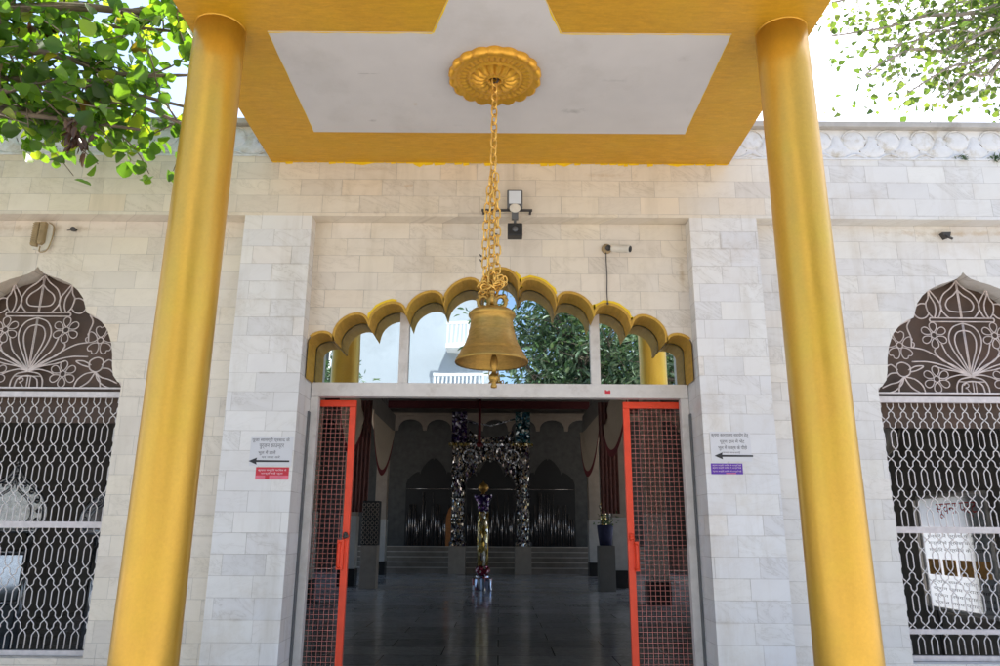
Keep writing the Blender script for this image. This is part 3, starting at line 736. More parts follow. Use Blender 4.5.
# far wall: grey stone with a pendant valance and mirrored doorways
fwl = MB(); YW = 26.6
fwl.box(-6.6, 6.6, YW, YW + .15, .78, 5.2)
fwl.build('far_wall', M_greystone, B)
va = MB()
for i in range(-6, 7):
    x0 = i * 1.0 - .14
    va.prism([(x0 - .5, 5.25)] + [(x0 - .5, 4.72)] + arc_lobe((x0 - .44, 4.72), (x0, 5.12), (x0 + .44, 4.72), 10) + [(x0 + .5, 4.72), (x0 + .5, 5.25)], YW - .5, YW - .4)
va.box(-6.6, 6.6, YW - .52, YW - .38, 5.26, 5.34); va.build('scalloped_valance', M_tan, B)
va = MB(); va.box(-6.6, 6.6, YW - .9, YW - .8, 5.45, 5.7); va.build('maroon_pelmet', M_pelmet, B)
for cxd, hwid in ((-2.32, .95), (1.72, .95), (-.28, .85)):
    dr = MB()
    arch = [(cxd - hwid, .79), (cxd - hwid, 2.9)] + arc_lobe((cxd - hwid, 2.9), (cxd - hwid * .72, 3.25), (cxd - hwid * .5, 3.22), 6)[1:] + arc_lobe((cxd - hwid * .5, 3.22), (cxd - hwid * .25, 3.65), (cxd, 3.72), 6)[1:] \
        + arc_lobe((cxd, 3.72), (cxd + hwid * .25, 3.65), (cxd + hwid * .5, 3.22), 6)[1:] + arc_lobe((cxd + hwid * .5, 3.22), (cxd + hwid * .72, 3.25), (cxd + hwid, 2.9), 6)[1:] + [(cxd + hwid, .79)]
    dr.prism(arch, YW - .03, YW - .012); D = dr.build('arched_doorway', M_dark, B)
    rd = MB(); rr = random.Random(int(cxd * 100))
    for i in range(26):
        x = cxd - hwid * .93 + hwid * 1.86 * i / 25 + rr.uniform(-.015, .015)
        rd.tube([(x, YW - .08, .8), (x, YW - .08, rr.choice((1.7, 1.9, 2.2, 2.6)))], rr.choice((.008, .012, .02)), 6)
    rd.tube([(cxd - hwid, YW - .1, 2.72), (cxd + hwid, YW - .1, 2.72)], .016, 6)
    rd.build('steel_rods', M_rod, D)

# ------------------------------------------------------------------ porch: slab, columns, rosette
P0 = thing('entrance_porch', 'golden porch with two round columns and an ochre and white ceiling before the door', 'porch', (0, 3.6, 0))
zc = 3.645
m = MB(); m.box(-1.54, 1.528, 2.70, 4.497, zc, zc + .17); SLAB = m.build('porch_roof', M_yellow, P0)
T = [(-1.163, 4.107), (1.14, 4.107), (1.14, 3.155), (.297, 3.155), (.12, 2.705), (-.17, 2.705), (-.346, 3.155), (-1.163, 3.155)]
m = MB(); m.prism_fn(T, lambda a, b, d_: (a, b, d_), zc - .003, zc + .01); m.build('white_panel', M_white, SLAB)
rs = random.Random(3)
for run in ((1, 2, 3), (5, 6, 7)):
    m = MB()
    for i in run:
        a, b = Vector(T[i]), Vector(T[(i + 1) % len(T)])
        nseg = int((b - a).length / .06) + 1; t = (b - a).normalized(); nr = Vector((t.y, -t.x))
        wid = .010 if i in (5, 6, 2, 3) else .004
        ws = [wid * rs.uniform(.15, 1) for j in range(nseg + 1)]
        for j in range(nseg):
            p, q = a.lerp(b, j / nseg), a.lerp(b, (j + 1) / nseg)
            m.face([(p.x, p.y, zc - .0038), (q.x, q.y, zc - .0038), (q.x + nr.x * ws[j + 1], q.y + nr.y * ws[j + 1], zc - .0038), (p.x + nr.x * ws[j], p.y + nr.y * ws[j], zc - .0038)])
    m.build('paint_edge', M_bright, SLAB, weld=True)
m = MB()
x = -1.535
while x < 1.5:
    l_ = rs.uniform(.03, .1); hgt_ = rs.choice((.006, .009, .012, .016, .022)) if rs.random() < .75 else .004
    m.face([(x, A - .002, zc + .002), (min(1.52, x + l_), A - .002, zc + .002), (min(1.52, x + l_ * rs.uniform(.85, 1)), A - .002, zc - hgt_ * rs.uniform(.6, 1)), (x + l_ * .1, A - .002, zc - hgt_)])
    x += l_
for x, l_, h_ in ((-.60, .10, .035), (-1.05, .22, .022), (.36, .12, .025), (1.1, .15, .02)):
    m.face([(x, A - .0022, zc), (x + l_, A - .0022, zc), (x + l_ * .7, A - .0022, zc - h_ * .7), (x + l_ * .55, A - .0022, zc - h_), (x + l_ * .2, A - .0022, zc - h_ * .5)])
m.build('paint_drips', M_bright, SLAB)
for x, lab in ((-1.388, 'golden column left of the door'), (1.378, 'golden column right of the door')):
    m = MB(); prof = [(.129, -.0035), (.1285, .8)] + [(.1285 - .009 * i / 12, .8 + (zc - .8) * i / 12) for i in range(1, 13)]
    m.lathe(prof, (x, 3.14, 0), 64)
    m.lathe([(.1195, zc - .008), (.1215, zc - .005), (.1215, zc - .0005)], (x, 3.14, 0), 64, cap=False)
    c = m.build('column', M_column, P0); c['label'] = lab
# ceiling rosette
ro = MB(); rc = (-.036, 3.5); nl = 18
def rz(r, a, z): return (rc[0] + r * cos(a), rc[1] + r * sin(a), z)
zr = zc - .0035
rings = []
def ring(fr, zf, n=180):
    return [rz(fr(2 * pi * i / n), 2 * pi * i / n, zf(2 * pi * i / n)) for i in range(n)]
sc_ = lambda a: abs(sin(nl * a / 2))
R0 = .249
layers = [
 ring(lambda a: R0 * (.955 + .045 * sc_(a)), lambda a: zr),
 ring(lambda a: R0 * (.965 + .045 * sc_(a)), lambda a: zr - .022 - .012 * sc_(a)),
 ring(lambda a: R0 * (.90 + .04 * sc_(a)), lambda a: zr - .036 - .012 * sc_(a)),
 ring(lambda a: R0 * (.84 + .01 * sc_(a)), lambda a: zr - .022),
 ring(lambda a: R0 * .80, lambda a: zr - .028),
 ring(lambda a: R0 * .77, lambda a: zr - .030),
 ring(lambda a: R0 * .74, lambda a: zr - .022 - .010 * abs(sin(18 * a))),
 ring(lambda a: R0 * .66, lambda a: zr - .024 - .012 * abs(sin(18 * a))),
 ring(lambda a: R0 * .60, lambda a: zr - .022),
 ring(lambda a: R0 * .57, lambda a: zr - .034),
 ring(lambda a: R0 * .54, lambda a: zr - .034),
 ring(lambda a: R0 * .51, lambda a: zr - .024 - .008 * abs(sin(8 * a))),
 ring(lambda a: R0 * .40, lambda a: zr - .030 - .024 * abs(sin(8 * a)) ** .7),
 ring(lambda a: R0 * .28, lambda a: zr - .034 - .020 * abs(sin(8 * a)) ** .7),
 ring(lambda a: R0 * .19, lambda a: zr - .034),
 ring(lambda a: R0 * .17, lambda a: zr - .044),
 ring(lambda a: R0 * .145, lambda a: zr - .044),
 ring(lambda a: R0 * .14, lambda a: zr - .006)]
for p_, q_ in zip(layers, layers[1:]):
    for i in range(180):
        j = (i + 1) % 180; ro.face([p_[i], p_[j], q_[j], q_[i]], True)
RO = ro.build('ceiling_rosette', M_rosette, P0, weld=True)
m = MB(); m.lathe([(.001, zr - .004), (.034, zr - .004), (.034, zr - .007), (.001, zr - .0075)], (rc[0], rc[1], 0), 20); m.build('hook_recess', M_iron, RO)
m = MB(); m.tube([(rc[0] + .018 * cos(a), rc[1], zr - .03 + .022 * sin(a)) for a in [2 * pi * i / 14 for i in range(14)]], .005, 6, True); m.build('hook_ring', M_iron, RO)

# ------------------------------------------------------------------ bell on its chain
bx, by = -.040, 3.5
BE = thing('temple_bell', 'brass bell hanging on a gilded chain from the ceiling rosette before the door', 'bell', (bx, by, 2.08))
m = MB(); zb = 2.042; BS = 1.19
prof = [(.168, .004), (.177, 0), (.1785, .006), (.174, .014), (.160, .034), (.143, .058), (.128, .085), (.116, .115), (.1085, .145), (.1045, .17), (.104, .185), (.111, .192), (.1165, .20), (.1165, .206), (.111, .213), (.098, .222), (.07, .231), (.035, .238), (.03, .246)]
m.lathe([(r, z * BS) for r, z in prof], (bx, by, zb), 64, cap=False)
m.lathe([(.168, .004), (.150, .035), (.120, .08), (.100, .13), (.095, .21), (.06, .25), (.001, .256)], (bx, by, zb), 64, cap=False)
for zz, rr_ in ((.050, .1495), (.056, .1455), (.130, .1125), (.137, .1108)): m.lathe([(rr_ - .002, zz * BS - .002), (rr_ + .0018, zz * BS), (rr_ - .002, zz * BS + .002)], (bx, by, zb), 64, cap=False)
BB = m.build('bell_body', M_brass, BE)
zb += .046
m = MB()   # crown: a stem with cast lugs
m.lathe([(.034, .236), (.030, .25), (.026, .262), (.030, .275), (.024, .29), (.012, .30), (.001, .303)], (bx, by, zb), 20)
for a in (.2, pi - .2, pi / 2 + .1, -pi / 2):
    ca, sa = cos(a), sin(a)
    m.tube([(bx + r * ca, by + r * sa, zb + z) for r, z in smooth_curve([(.028, .238), (.058, .245), (.068, .268), (.058, .292), (.036, .296), (.018, .28)], 4)], .011, 8)
    m.ball((bx + .060 * ca, by + .060 * sa, zb + .298), .014); m.ball((bx + .074 * ca, by + .074 * sa, zb + .28), .009)
m.tube([(bx + .026 * cos(t), by, zb + .315 + .026 * sin(t)) for t in [2 * pi * i / 16 for i in range(16)]], .007, 7, True)
m.build('crown', M_brass, BB)
zb = 2.048
m = MB()
m.tube([(bx + .012, by, zb + .24), (bx + .012, by, zb + .02)], .008, 8)
m.lathe([(.001, -.128), (.014, -.126), (.016, -.118), (.010, -.104), (.013, -.098), (.022, -.09), (.026, -.078), (.022, -.064), (.013, -.056), (.010, -.045), (.016, -.03), (.019, -.012), (.017, .012), (.009, .04), (.001, .05)], (bx + .012, by, zb), 20)
m.build('clapper', M_brass, BB)
zb = 2.075
ch = MB()
def link(mb, c, t, side, ln=.058, wd=.033, r=.0044):
    t = Vector(t).normalized(); side = Vector(side); side = (side - t * side.dot(t)).normalized()
    pts = []
    for i in range(16):
        a = 2 * pi * i / 16; yv = sin(a) * wd / 2
        x = cos(a); x = (ln / 2 - wd / 2) * (1 if x > .05 else -1 if x < -.05 else 0) + x * wd / 2
        pts.append(Vector(c) + t * x + side * yv)
    mb.tube(pts, r, 6, True)
def strand(p0, p1, sag=(0, 0, 0), pitch=.046, rot=0, **kw):
    p0, p1 = Vector(p0), Vector(p1); n = max(2, int((p1 - p0).length / pitch)); t = (p1 - p0) / n
    for i in range(n + 1):
        u = i / n
        c = p0 + t * i + Vector(sag) * (4 * u * (1 - u))
        a = (i % 2) * pi / 2 + rot
        link(ch, c, t, Vector((cos(a), sin(a), 0)), **kw)
strand((rc[0], by, zr - .04), (bx - .006, by, zb + .36), rot=.7, wd=.035, ln=.060, r=.005)
strand((bx + .012, by - .02, 3.02), (bx + .022, by - .012, zb + .40), (.006, 0, 0), rot=.3)
strand((bx - .012, by - .018, 3.00), (bx - .034, by - .015, zb + .38), (-.012, 0, 0), rot=1.1)
rl = random.Random(11)
for i in range(26):    # the slack gathered above the crown
    a = i * 2.4; rr_ = .03 + .03 * rl.random()
    link(ch, (bx + rr_ * cos(a), by + rr_ * sin(a) * .8, zb + .335 + .06 * rl.random()), (rl.uniform(-1, 1), rl.uniform(-1, 1), rl.uniform(-.6, 1)), (rl.uniform(-1, 1), rl.uniform(-1, 1), .3))
ch.build('chain', M_chain, BE)

# ------------------------------------------------------------------ fittings on the wall
F = thing('flood_light', 'grey solar flood light on a dark bracket with black sensor box above the door', 'flood light', (.092, 4.42, 3.28))
m = MB(); m.box(.040, .142, 4.395, 4.43, 3.275, 3.40); b0 = m.build('lamp_housing', M_grey, F, bevel=.008)
m = MB(); m.box(.052, .130, 4.390, 4.394, 3.30, 3.388); m.build('lens', M_lens, b0)
m = MB(); m.lathe([(.036, -.004), (.036, .004), (.03, .007)], (0, 0, 0), 24)
m.v = [(.091 + x, 4.392 - z, 3.268 + y * .85) for x, y, z in m.v]; m.build('sensor_disc', M_cream, b0)
m = MB(); m.box(.07, .113, 4.40, 4.43, 3.20, 3.274); m.box(.084, .10, 4.405, 4.425, 3.165, 3.199); m.build('stem', M_grey, F)
m = MB(); m.box(.044, .140, 4.385, 4.46, 3.078, 3.164); sb = m.build('sensor_box', M_black, F, bevel=.006)
m = MB(); m.lathe([(.02, 0), (.017, .008), (.001, .009)], (0, 0, 0), 16); m.v = [(.092 + x, 4.384 - z, 3.12 + y) for x, y, z in m.v]; m.build('sensor_eye', M_grey, sb)
m = MB(); m.box(-.125, .205, 4.435, 4.447, 3.268, 3.282); m.box(-.12, -.105, 4.447, 4.499, 3.27, 3.28); m.box(.185, .20, 4.447, 4.499, 3.27, 3.28); m.build('bracket', M_iron, F)
# small ring fitting left of it
m = MB(); m.tube([(-.035 + .022 * cos(a), 4.602, 3.15 + .028 * sin(a)) for a in [2 * pi * i / 16 for i in range(16)]], .004, 6, True); m.ball((-.02, 4.598, 3.165), .008); m.box(-.045, -.025, 4.6, 4.609, 3.12, 3.128)
tag(m.build('wire_coil', M_grey), 'small loop of wire fixed below the flood light beside the chain', 'wire')

F = thing('security_camera', 'cream bullet security camera on round base with dangling cable right of the arch', 'camera', (.70, 4.6, 3.06))
m = MB(); m.lathe([(.034, 0), (.034, .012), (.022, .022), (.001, .024)], (0, 0, 0), 24); m.v = [(.705 + x, 4.609 - z, 3.075 + y) for x, y, z in m.v]; m.build('base', M_beige, F)
m = MB(); m.ball((.712, 4.57, 3.07), .02); m.tube([(.705, 4.59, 3.075), (.725, 4.555, 3.06)], .009, 8); m.build('swivel', M_iron, F)
m = MB(); ax = Vector((.75, -.45, -.22)).normalized(); c0 = Vector((.735, 4.555, 3.062))
m.tube([c0, c0 + ax * .012, c0 + ax * .11, c0 + ax * .125], .026, 16); bd = m.build('camera_body', M_cream, F)
m = MB(); m.tube([c0 + ax * .125, c0 + ax * .13], .02, 16); m.build('lens', M_black, bd)
m = MB(); m.tube(smooth_curve([(.70, 4.595, 3.06), (.699, 4.597, 2.98), (.702, 4.60, 2.88), (.698, 4.60, 2.78), (.70, 4.60, 2.70)], 4), .0035, 6); m.ball((.70, 4.60, 2.695), .008); m.build('cable', M_iron, F)

F = thing('electric_chime', 'beige ribbed plastic bell box above the left lattice window', 'chime box', (-3.045, 4.6, 3.03))
m = MB(); ol = smooth_curve([(-3.105, 3.06), (-3.10, 3.225), (-3.08, 3.235), (-3.03, 3.237), (-2.995, 3.22), (-2.985, 3.16), (-2.99, 3.075), (-3.01, 3.045), (-3.05, 3.035), (-3.085, 3.045)], 3, True)
m.prism(ol, 4.590, 4.609); cb = m.build('back_plate', M_cream, F)
m = MB(); m.prism([(-3.105, 3.065), (-3.10, 3.228), (-3.068, 3.23), (-3.066, 3.058)], 4.565, 4.5895); m.prism([(-3.058, 3.075), (-3.058, 3.23), (-3.022, 3.228), (-3.022, 3.09), (-3.04, 3.07)], 4.560, 4.5895)
for i in range(11): m.box(-3.105, -3.07, 4.560, 4.5645, 3.072 + i * .014, 3.079 + i * .014); m.box(-3.056, -3.026, 4.555, 4.5595, 3.09 + i * .0125, 3.096 + i * .0125)
m.build('ribbed_cover', M_beige, F, bevel=0)
m = MB(); m.tube(smooth_curve([(-3.045, 4.58, 3.06), (-3.04, 4.575, 3.02), (-3.0, 4.58, 3.03), (-2.985, 4.59, 3.10), (-2.98, 4.59, 3.2), (-3.02, 4.59, 3.235)], 4), .004, 6); m.build('wire', M_beige, F)
m = MB(); m.tube([(-2.85, 4.609, 3.19), (-2.842, 4.575, 3.182)], .013, 10); m.tube([(-2.842, 4.575, 3.182), (-2.838, 4.565, 3.178)], .017, 10); m.tube([(-2.90, 4.607, 3.186), (-2.862, 4.60, 3.188)], .003, 5)
tag(m.build('pipe_stub', M_iron), 'short dark pipe stub poking out of the marble right of the beige chime box', 'pipe')
m = MB(); m.prism([(2.935, 3.195), (2.995, 3.197), (2.985, 3.165), (2.955, 3.155)], 4.57, 4.609); m.tube([(2.955, 4.57, 3.17), (2.985, 4.55, 3.14)], .008, 6)
tag(m.build('wall_clip', M_iron), 'small dark metal clip under the ledge above the right lattice window', 'wall fitting')
m = MB(); 
for px_, pz_ in ((-.128, 3.02), (-.128, 2.985)): m.ball((px_, 4.605, pz_), .006); m.tube([(px_ - .012, 4.604, pz_ + .012), (px_ + .004, 4.602, pz_)], .003, 5)
tag(m.build('wall_hook', M_iron), 'pair of tiny dark hooks on the marble left of the bell chain', 'hook')
m = MB(); m.box(.69, .727, PC - .0365, PC - .0355, 2.133, 2.152); m.box(.69, .70, PC - .0367, PC - .0357, 2.152, 2.158); m.box(.716, .724, PC - .0367, PC - .0357, 2.152, 2.157)
tag(m.build('red_tag', M_stickred), 'tiny red sticker on the white beam above the open door', 'sticker')

# ------------------------------------------------------------------ notices with lettering
def text_mesh(txt, width, height, x, z, y, mat, parent, align='CENTER', name='lettering'):
    cu = bpy.data.curves.new(name, 'FONT'); cu.body = txt; cu.size = 1
    o = bpy.data.objects.new(name, cu); COL.objects.link(o)
    dg = bpy.context.evaluated_depsgraph_get(); dg.update()
    me = bpy.data.meshes.new_from_object(o.evaluated_get(dg))
    bpy.data.objects.remove(o)
    if not me.vertices: return None
    xs = [v.co.x for v in me.vertices]; ys = [v.co.y for v in me.vertices]
    x0, x1, y0, y1 = min(xs), max(xs), min(ys), max(ys)
    sx = width / (x1 - x0); sy = height / (y1 - y0)
    off = Vector((0, 0, 0)); q = parent
    while q is not None: off += q.location; q = q.parent
    for v in me.vertices:
        a, b = (v.co.x - (x0 + x1) / 2) * sx, (v.co.y - (y0 + y1) / 2) * sy
        v.co = Vector((x + a, y, z + b)) - off
    me.materials.clear(); me.materials.append(mat)
    q = bpy.data.objects.new(name, me); COL.objects.link(q); q.parent = parent
    return q
def arrow(x0, x1, z, y, parent):
    m = MB(); m.prism([(x0, z), (x0 + .05, z + .021), (x0 + .047, z + .006), (x1, z + .005), (x1, z - .005), (x0 + .047, z - .006), (x0 + .05, z - .021)], y - .0006, y)
    m.build('arrow', M_ink, parent)
NG = 'arrow notices on the pilasters'
n1 = thing('paper_notice', 'white paper notice with a left arrow on the pilaster left of the door', 'notice', (-1.375, 4.498, 1.71))
m = MB(); m.box(-1.503, -1.248, 4.4975, 4.4995, 1.628, 1.806); pp = m.build('paper', M_paper, n1)
for t, wd, hh, x, z in (('पूजा सामग्री प्रसाद के', .226, .030, -1.382, 1.783), ('पुर्जन काउन्टर', .15, .030, -1.375, 1.745), ('भूल में डालें', .105, .030, -1.40, 1.707), ('पर जमा करें', .11, .016, -1.375, 1.682)):
    text_mesh(t, wd, hh, x, z, 4.4968, M_inkgrey, pp)
arrow(-1.507, -1.262, 1.657, 4.4972, pp)
n2 = thing('paper_notice', 'white paper notice with a left arrow on the pilaster right of the door', 'notice', (1.40, 4.498, 1.76))
m = MB(); m.box(1.278, 1.522, 4.4975, 4.4995, 1.672, 1.851); pp = m.build('paper', M_paper, n2)
for t, wd, hh, x, z in (('कृपया कार्यालय सहयोग हेतु', .226, .032, 1.398, 1.83), ('पूर्ण दान में भेंट', .15, .032, 1.41, 1.79), ('भूल में कक्ष के पीछे', .175, .034, 1.41, 1.753), ('जमा करवाएँ', .11, .014, 1.40, 1.725)):
    text_mesh(t, wd, hh, x, z, 4.4968, M_inkgrey, pp)
arrow(1.297, 1.53, 1.705, 4.4972, pp)
n3 = thing('wall_sticker', 'red sticker with white lettering under the left paper notice', 'sticker', (-1.358, 4.498, 1.58))
m = MB(); m.box(-1.458, -1.260, 4.4978, 4.4995, 1.549, 1.621); st = m.build('backing', M_stickred, n3)
text_mesh('कृपया मन्दिर परिसर में', .17, .017, -1.36, 1.603, 4.4970, M_stickwhite, st); text_mesh('शान्ति रखें जूता', .13, .015, -1.36, 1.584, 4.4970, M_stickwhite, st)
m = MB(); m.box(-1.457, -1.40, 4.4970, 4.4977, 1.551, 1.572); m.box(-1.375, -1.261, 4.4970, 4.4977, 1.551, 1.572); m.build('band', M_stickpink, st)
n4 = thing('wall_sticker', 'violet sticker with pale lettering under the right paper notice', 'sticker', (1.365, 4.498, 1.62))
m = MB(); m.box(1.272, 1.462, 4.4978, 4.4995, 1.596, 1.660); st = m.build('backing', M_stickvio, n4)
for z in (1.648, 1.633, 1.613): text_mesh('कृपया मन्दिर परिसर में शान्ति रखें', .172, .0125, 1.367, z, 4.4970, M_stickwhite, st)
m = MB(); m.box(1.36, 1.42, 4.4970, 4.4977, 1.598, 1.603); m.build('band', M_stickpink, st)

# ------------------------------------------------------------------ things inside the hall
S = thing('mirror_work_shrine', 'tall mirror work gateway with two pillars standing before the inner steps', 'shrine', (-.28, 24.2, 0))
for x in (-1.30, .76):
    m = MB(); m.box(x - .26, x + .26, 23.95, 24.44, .003, .84); pd = m.build('pedestal', M_tan, S, bevel=.01)
    m = MB(); m.lathe([(.27, .841), (.27, .95), (.22, 1.0), (.22, 1.55), (.25, 1.58), (.22, 1.62), (.22, 2.3), (.25, 2.33), (.22, 2.36), (.22, 3.1), (.27, 3.16), (.23, 3.22), (.23, 3.95)], (x, 24.2, 0), 12, smooth=False); m.build('pillar', M_mosaic, S)
    m = MB(); m.box(x - .33, x + .33, 23.93, 24.45, 3.951, 4.03); m.build('gold_band', M_goldmos, S)
    m = MB(); m.box(x - .24, x + .24, 23.98, 24.42, 4.031, 5.05); m.build('finial_block', M_tealmos if x > 0 else M_violetmos, S)
    m = MB(); m.tube([(x + (-.35 if x > 0 else .35) + .21 * cos(a), 23.97, 3.62 + .21 * sin(a)) for a in [2 * pi * i / 24 for i in range(24)]], .035, 8, True); m.build('roundel', M_silver, S)
sx0, sx1 = -1.075, .535; cxs = -.27
op = [(sx0, 2.55)] + arc_lobe((sx0, 2.55), (sx0 + .12, 2.95), (sx0 + .35, 3.0), 6)[1:] + arc_lobe((sx0 + .35, 3.0), (cxs - .3, 3.4), (cxs, 3.42), 6)[1:] + arc_lobe((cxs, 3.42), (cxs + .3, 3.4), (sx1 - .35, 3.0), 6)[1:] + arc_lobe((sx1 - .35, 3.0), (sx1 - .12, 2.95), (sx1, 2.55), 6)[1:]
m = MB(); m.prism([(sx0, 3.95)] + op + [(sx1, 3.95)], 24.0, 24.35); m.build('arch_panel', M_mosaic, S)
m = MB(); m.box(sx0, sx1, 23.98, 24.38, 3.951, 4.02); m.build('lintel_band', M_silver, S)
m = MB(); m.prism([(sx0, 4.021)] + [(sx0 + .1, 4.55)] + arc_lobe((sx0 + .1, 4.55), (cxs, 4.25), (sx1 - .1, 4.55), 10)[1:] + [(sx1, 4.021)], 24.1, 24.3); m.build('pediment', M_mosaic, S)
m = MB(); m.tube([(sx0, 24.1, 4.75), (cxs, 24.1, 4.62), (sx1, 24.1, 4.85)], .03, 6); m.build('garland', M_silver, S)
m = MB(); m.tube([(-.62, 23.2, 5.84), (-.62, 23.2, 3.98)], .05, 8); m.lathe([(.05, 3.98), (.12, 3.9), (.05, 3.82)], (-.62, 23.2, 0), 12)
tag(m.build('hanging_rod', M_maroon), 'dark red rod hanging from the hall ceiling before the mirrored gateway', 'rod')
V = thing('mirrored_lamp_pillar', 'slim gold mirrored lamp pillar with a brass globe on the polished hall floor', 'pillar', (-.365, 17.65, 0))
m = MB(); m.lathe([(.23, .003), (.23, .24), (.15, .27), (.15, .3)], (-.365, 17.65, 0), 16, smooth=False); m.build('base', mosaic('base_mirror_work', [(0, (.12, .2, .4)), (.4, (.8, .82, .85)), (.7, (.6, .12, .08)), (1, (.2, .4, .6))], 13, (1, 1, .25)), V)
m = MB(); m.lathe([(.10, .301), (.17, .38), (.17, .44), (.12, .52)], (-.365, 17.65, 0), 16); m.build('foot', mosaic('foot_mirror_work', [(0, (.25, .02, .03)), (.7, (.4, .05, .1)), (1, (.8, .8, .8))], 20), V)
m = MB(); m.lathe([(.125, .521), (.13, 1.3), (.125, 1.72)], (-.365, 17.65, 0), 16); m.build('shaft', M_goldmos, V)
m = MB(); m.lathe([(.13, 1.721), (.13, 1.86), (.16, 1.95), (.2, 2.03), (.215, 2.04), (.215, 2.10), (.1, 2.11)], (-.365, 17.65, 0), 16); m.build('capital', M_violetmos, V)
m = MB(); m.lathe([(.04, 2.111), (.04, 2.15), (.10, 2.2), (.125, 2.26), (.10, 2.33), (.03, 2.37), (.01, 2.42)], (-.365, 17.65, 0), 16); m.build('globe', M_brass, V)

def swag(x, y0, y1, ztop, dip, lab, dx=.0):
    Sx = thing('cloth_swag', lab, 'drapery', (x, (y0 + y1) / 2, ztop), 'cloth swags between the hall pillars')
    n_, k_ = 20, 8
    def pt(i, j, sc=1.):
        u = i / n_; v = j / k_
        d_ = dip * sc * (1 - (2 * u - 1) ** 2) ** .8 + .05
        return (x + dx * v + .06 * sin(v * 9 + u * 3) * v, y0 + (y1 - y0) * u, ztop - d_ * v)
    m = MB()
    for i in range(n_):
        for j in range(k_): m.face([pt(i, j), pt(i + 1, j), pt(i + 1, j + 1), pt(i, j + 1)], True)
    m.build('cloth', M_creamcloth, Sx, weld=True)
    m = MB()
    for i in range(n_):
        p, q = Vector(pt(i, k_)), Vector(pt(i + 1, k_)); e = Vector((0, 0, -.16))
        m.face([p, q, q + e, p + e], True)
    m.build('maroon_border', M_maroon, Sx, weld=True)
swag(-3.36, 18.9, 23.2, 4.34, 1.35, 'cream cloth swag with maroon border along the left hall pillars', .1)
swag(2.66, 18.9, 23.2, 4.34, 1.35, 'cream cloth swag with maroon border nearest the shrine along the right pillars', -.1)
swag(2.66, 14.6, 18.3, 4.34, 1.25, 'cream cloth swag with maroon border seen through the right red gate', -.1)
swag(-3.36, 14.6, 18.3, 4.34, 1.25, 'cream cloth swag with maroon border behind the left red gate', .1)
for x, y, lab in ((-3.3, 18.3, 'faded rose curtain hanging beside the nearer left hall pillar'), (2.62, 18.35, 'faded rose curtain hanging beside the nearer right hall pillar')):
    m = MB()
    for i in range(24):
        a, b = i / 24, (i + 1) / 24
        f_ = lambda t: (x + .22 * (t - .5) * 2, y - .45 + .05 * sin(t * 30))
        p, q = f_(a), f_(b); m.face([(p[0], p[1], 1.7), (q[0], q[1], 1.7), (q[0], q[1], 4.34), (p[0], p[1], 4.34)], True)
    tag(m.build('side_curtain', M_rose, weld=True), lab, 'curtain')
Q = thing('donation_pedestal', 'grey stone pedestal carrying a dark potted plant between the right hall pillars', 'pedestal', (2.42, 17.4, 0))
m = MB(); m.box(2.24, 2.60, 17.2, 17.6, .003, .98); m.build('plinth', M_plaster, Q, bevel=.01)
V = thing('plant_pot', 'navy wrapped pot of dark leaves on the right grey pedestal', 'pot plant', (2.42, 17.4, .981))
m = MB(); m.lathe([(.14, .984), (.17, 1.2), (.19, 1.42), (.15, 1.43)], (2.42, 17.4, 0), 16); m.build('pot', M_navy, V)
def leaf_cloud(name, mat, parent, pts, size, seed=0, shape='round', up=.3):
    """many leaf blades in one mesh; pts = list of (pos, outward dir)"""
    r = np.random.default_rng(seed); n = len(pts)
    if shape == 'round': prof = [(0, 0), (.28, .30), (.62, .50), (.86, .40), (1.0, .16), (1.04, 0)]
    else: prof = [(0, 0), (.25, .15), (.55, .19), (.85, .09), (1, 0)]
    outl = [(a, b) for a, b in prof] + [(a, -b) for a, b in reversed(prof[1:-1])]
    k = len(outl); verts = np.zeros((n, k, 3)); rnd = np.zeros((n, k))
    P = np.array([p for p, d_ in pts]); D = np.array([d_ for p, d_ in pts], float)
    D += r.normal(0, .45, D.shape); D[:, 2] -= up; D /= np.linalg.norm(D, axis=1)[:, None] + 1e-9
    nn = r.normal(0, .55, D.shape); nn[:, 2] += 1.0
    S_ = np.cross(D, nn); S_ /= np.linalg.norm(S_, axis=1)[:, None] + 1e-9
    NN = np.cross(S_, D)
    sz = size * r.uniform(.6, 1.25, n)
    for i, (a, b) in enumerate(outl):
        verts[:, i] = P + (D * a + S_ * b + NN * (abs(b) * .35 - .18 * a * a)) * sz[:, None]
    rnd[:] = r.random(n)[:, None]
    off = Vector((0, 0, 0)); q = parent
    while q is not None: off += q.location; q = q.parent
    verts -= np.array(off)[None, None]
    me = bpy.data.meshes.new(name)
    # two halves folded on the midrib
    h = len(prof); faces_idx = [list(range(0, h)), [0] + list(range(h, k))[::-1][0:0]]
    ia = list(range(0, h)); ib = [h - 1] + list(range(h, k)) + [0]
    me.vertices.add(n * k); me.vertices.foreach_set('co', verts.reshape(-1))
    la, lb = len(ia), len(ib)
    base = (np.arange(n) * k)[:, None]
    loops = np.concatenate([base + np.array(ia)[None], base + np.array(ib)[None]], axis=1).reshape(-1)
    me.loops.add(len(loops)); me.loops.foreach_set('vertex_index', loops)
    starts = np.concatenate([(np.arange(n) * (la + lb))[:, None], (np.arange(n) * (la + lb) + la)[:, None]], axis=1).reshape(-1)
    me.polygons.add(2 * n); me.polygons.foreach_set('loop_start', starts)
    try: me.polygons.foreach_set('loop_total', np.tile([la, lb], n))
    except Exception: pass
    at = me.attributes.new('rnd', 'FLOAT', 'POINT'); at.data.foreach_set('value', rnd.reshape(-1))
    me.update(calc_edges=True); me.validate()
    me.materials.append(mat)
    o = bpy.data.objects.new(name, me); COL.objects.link(o); o.parent = parent; return o
rl = random.Random(4)
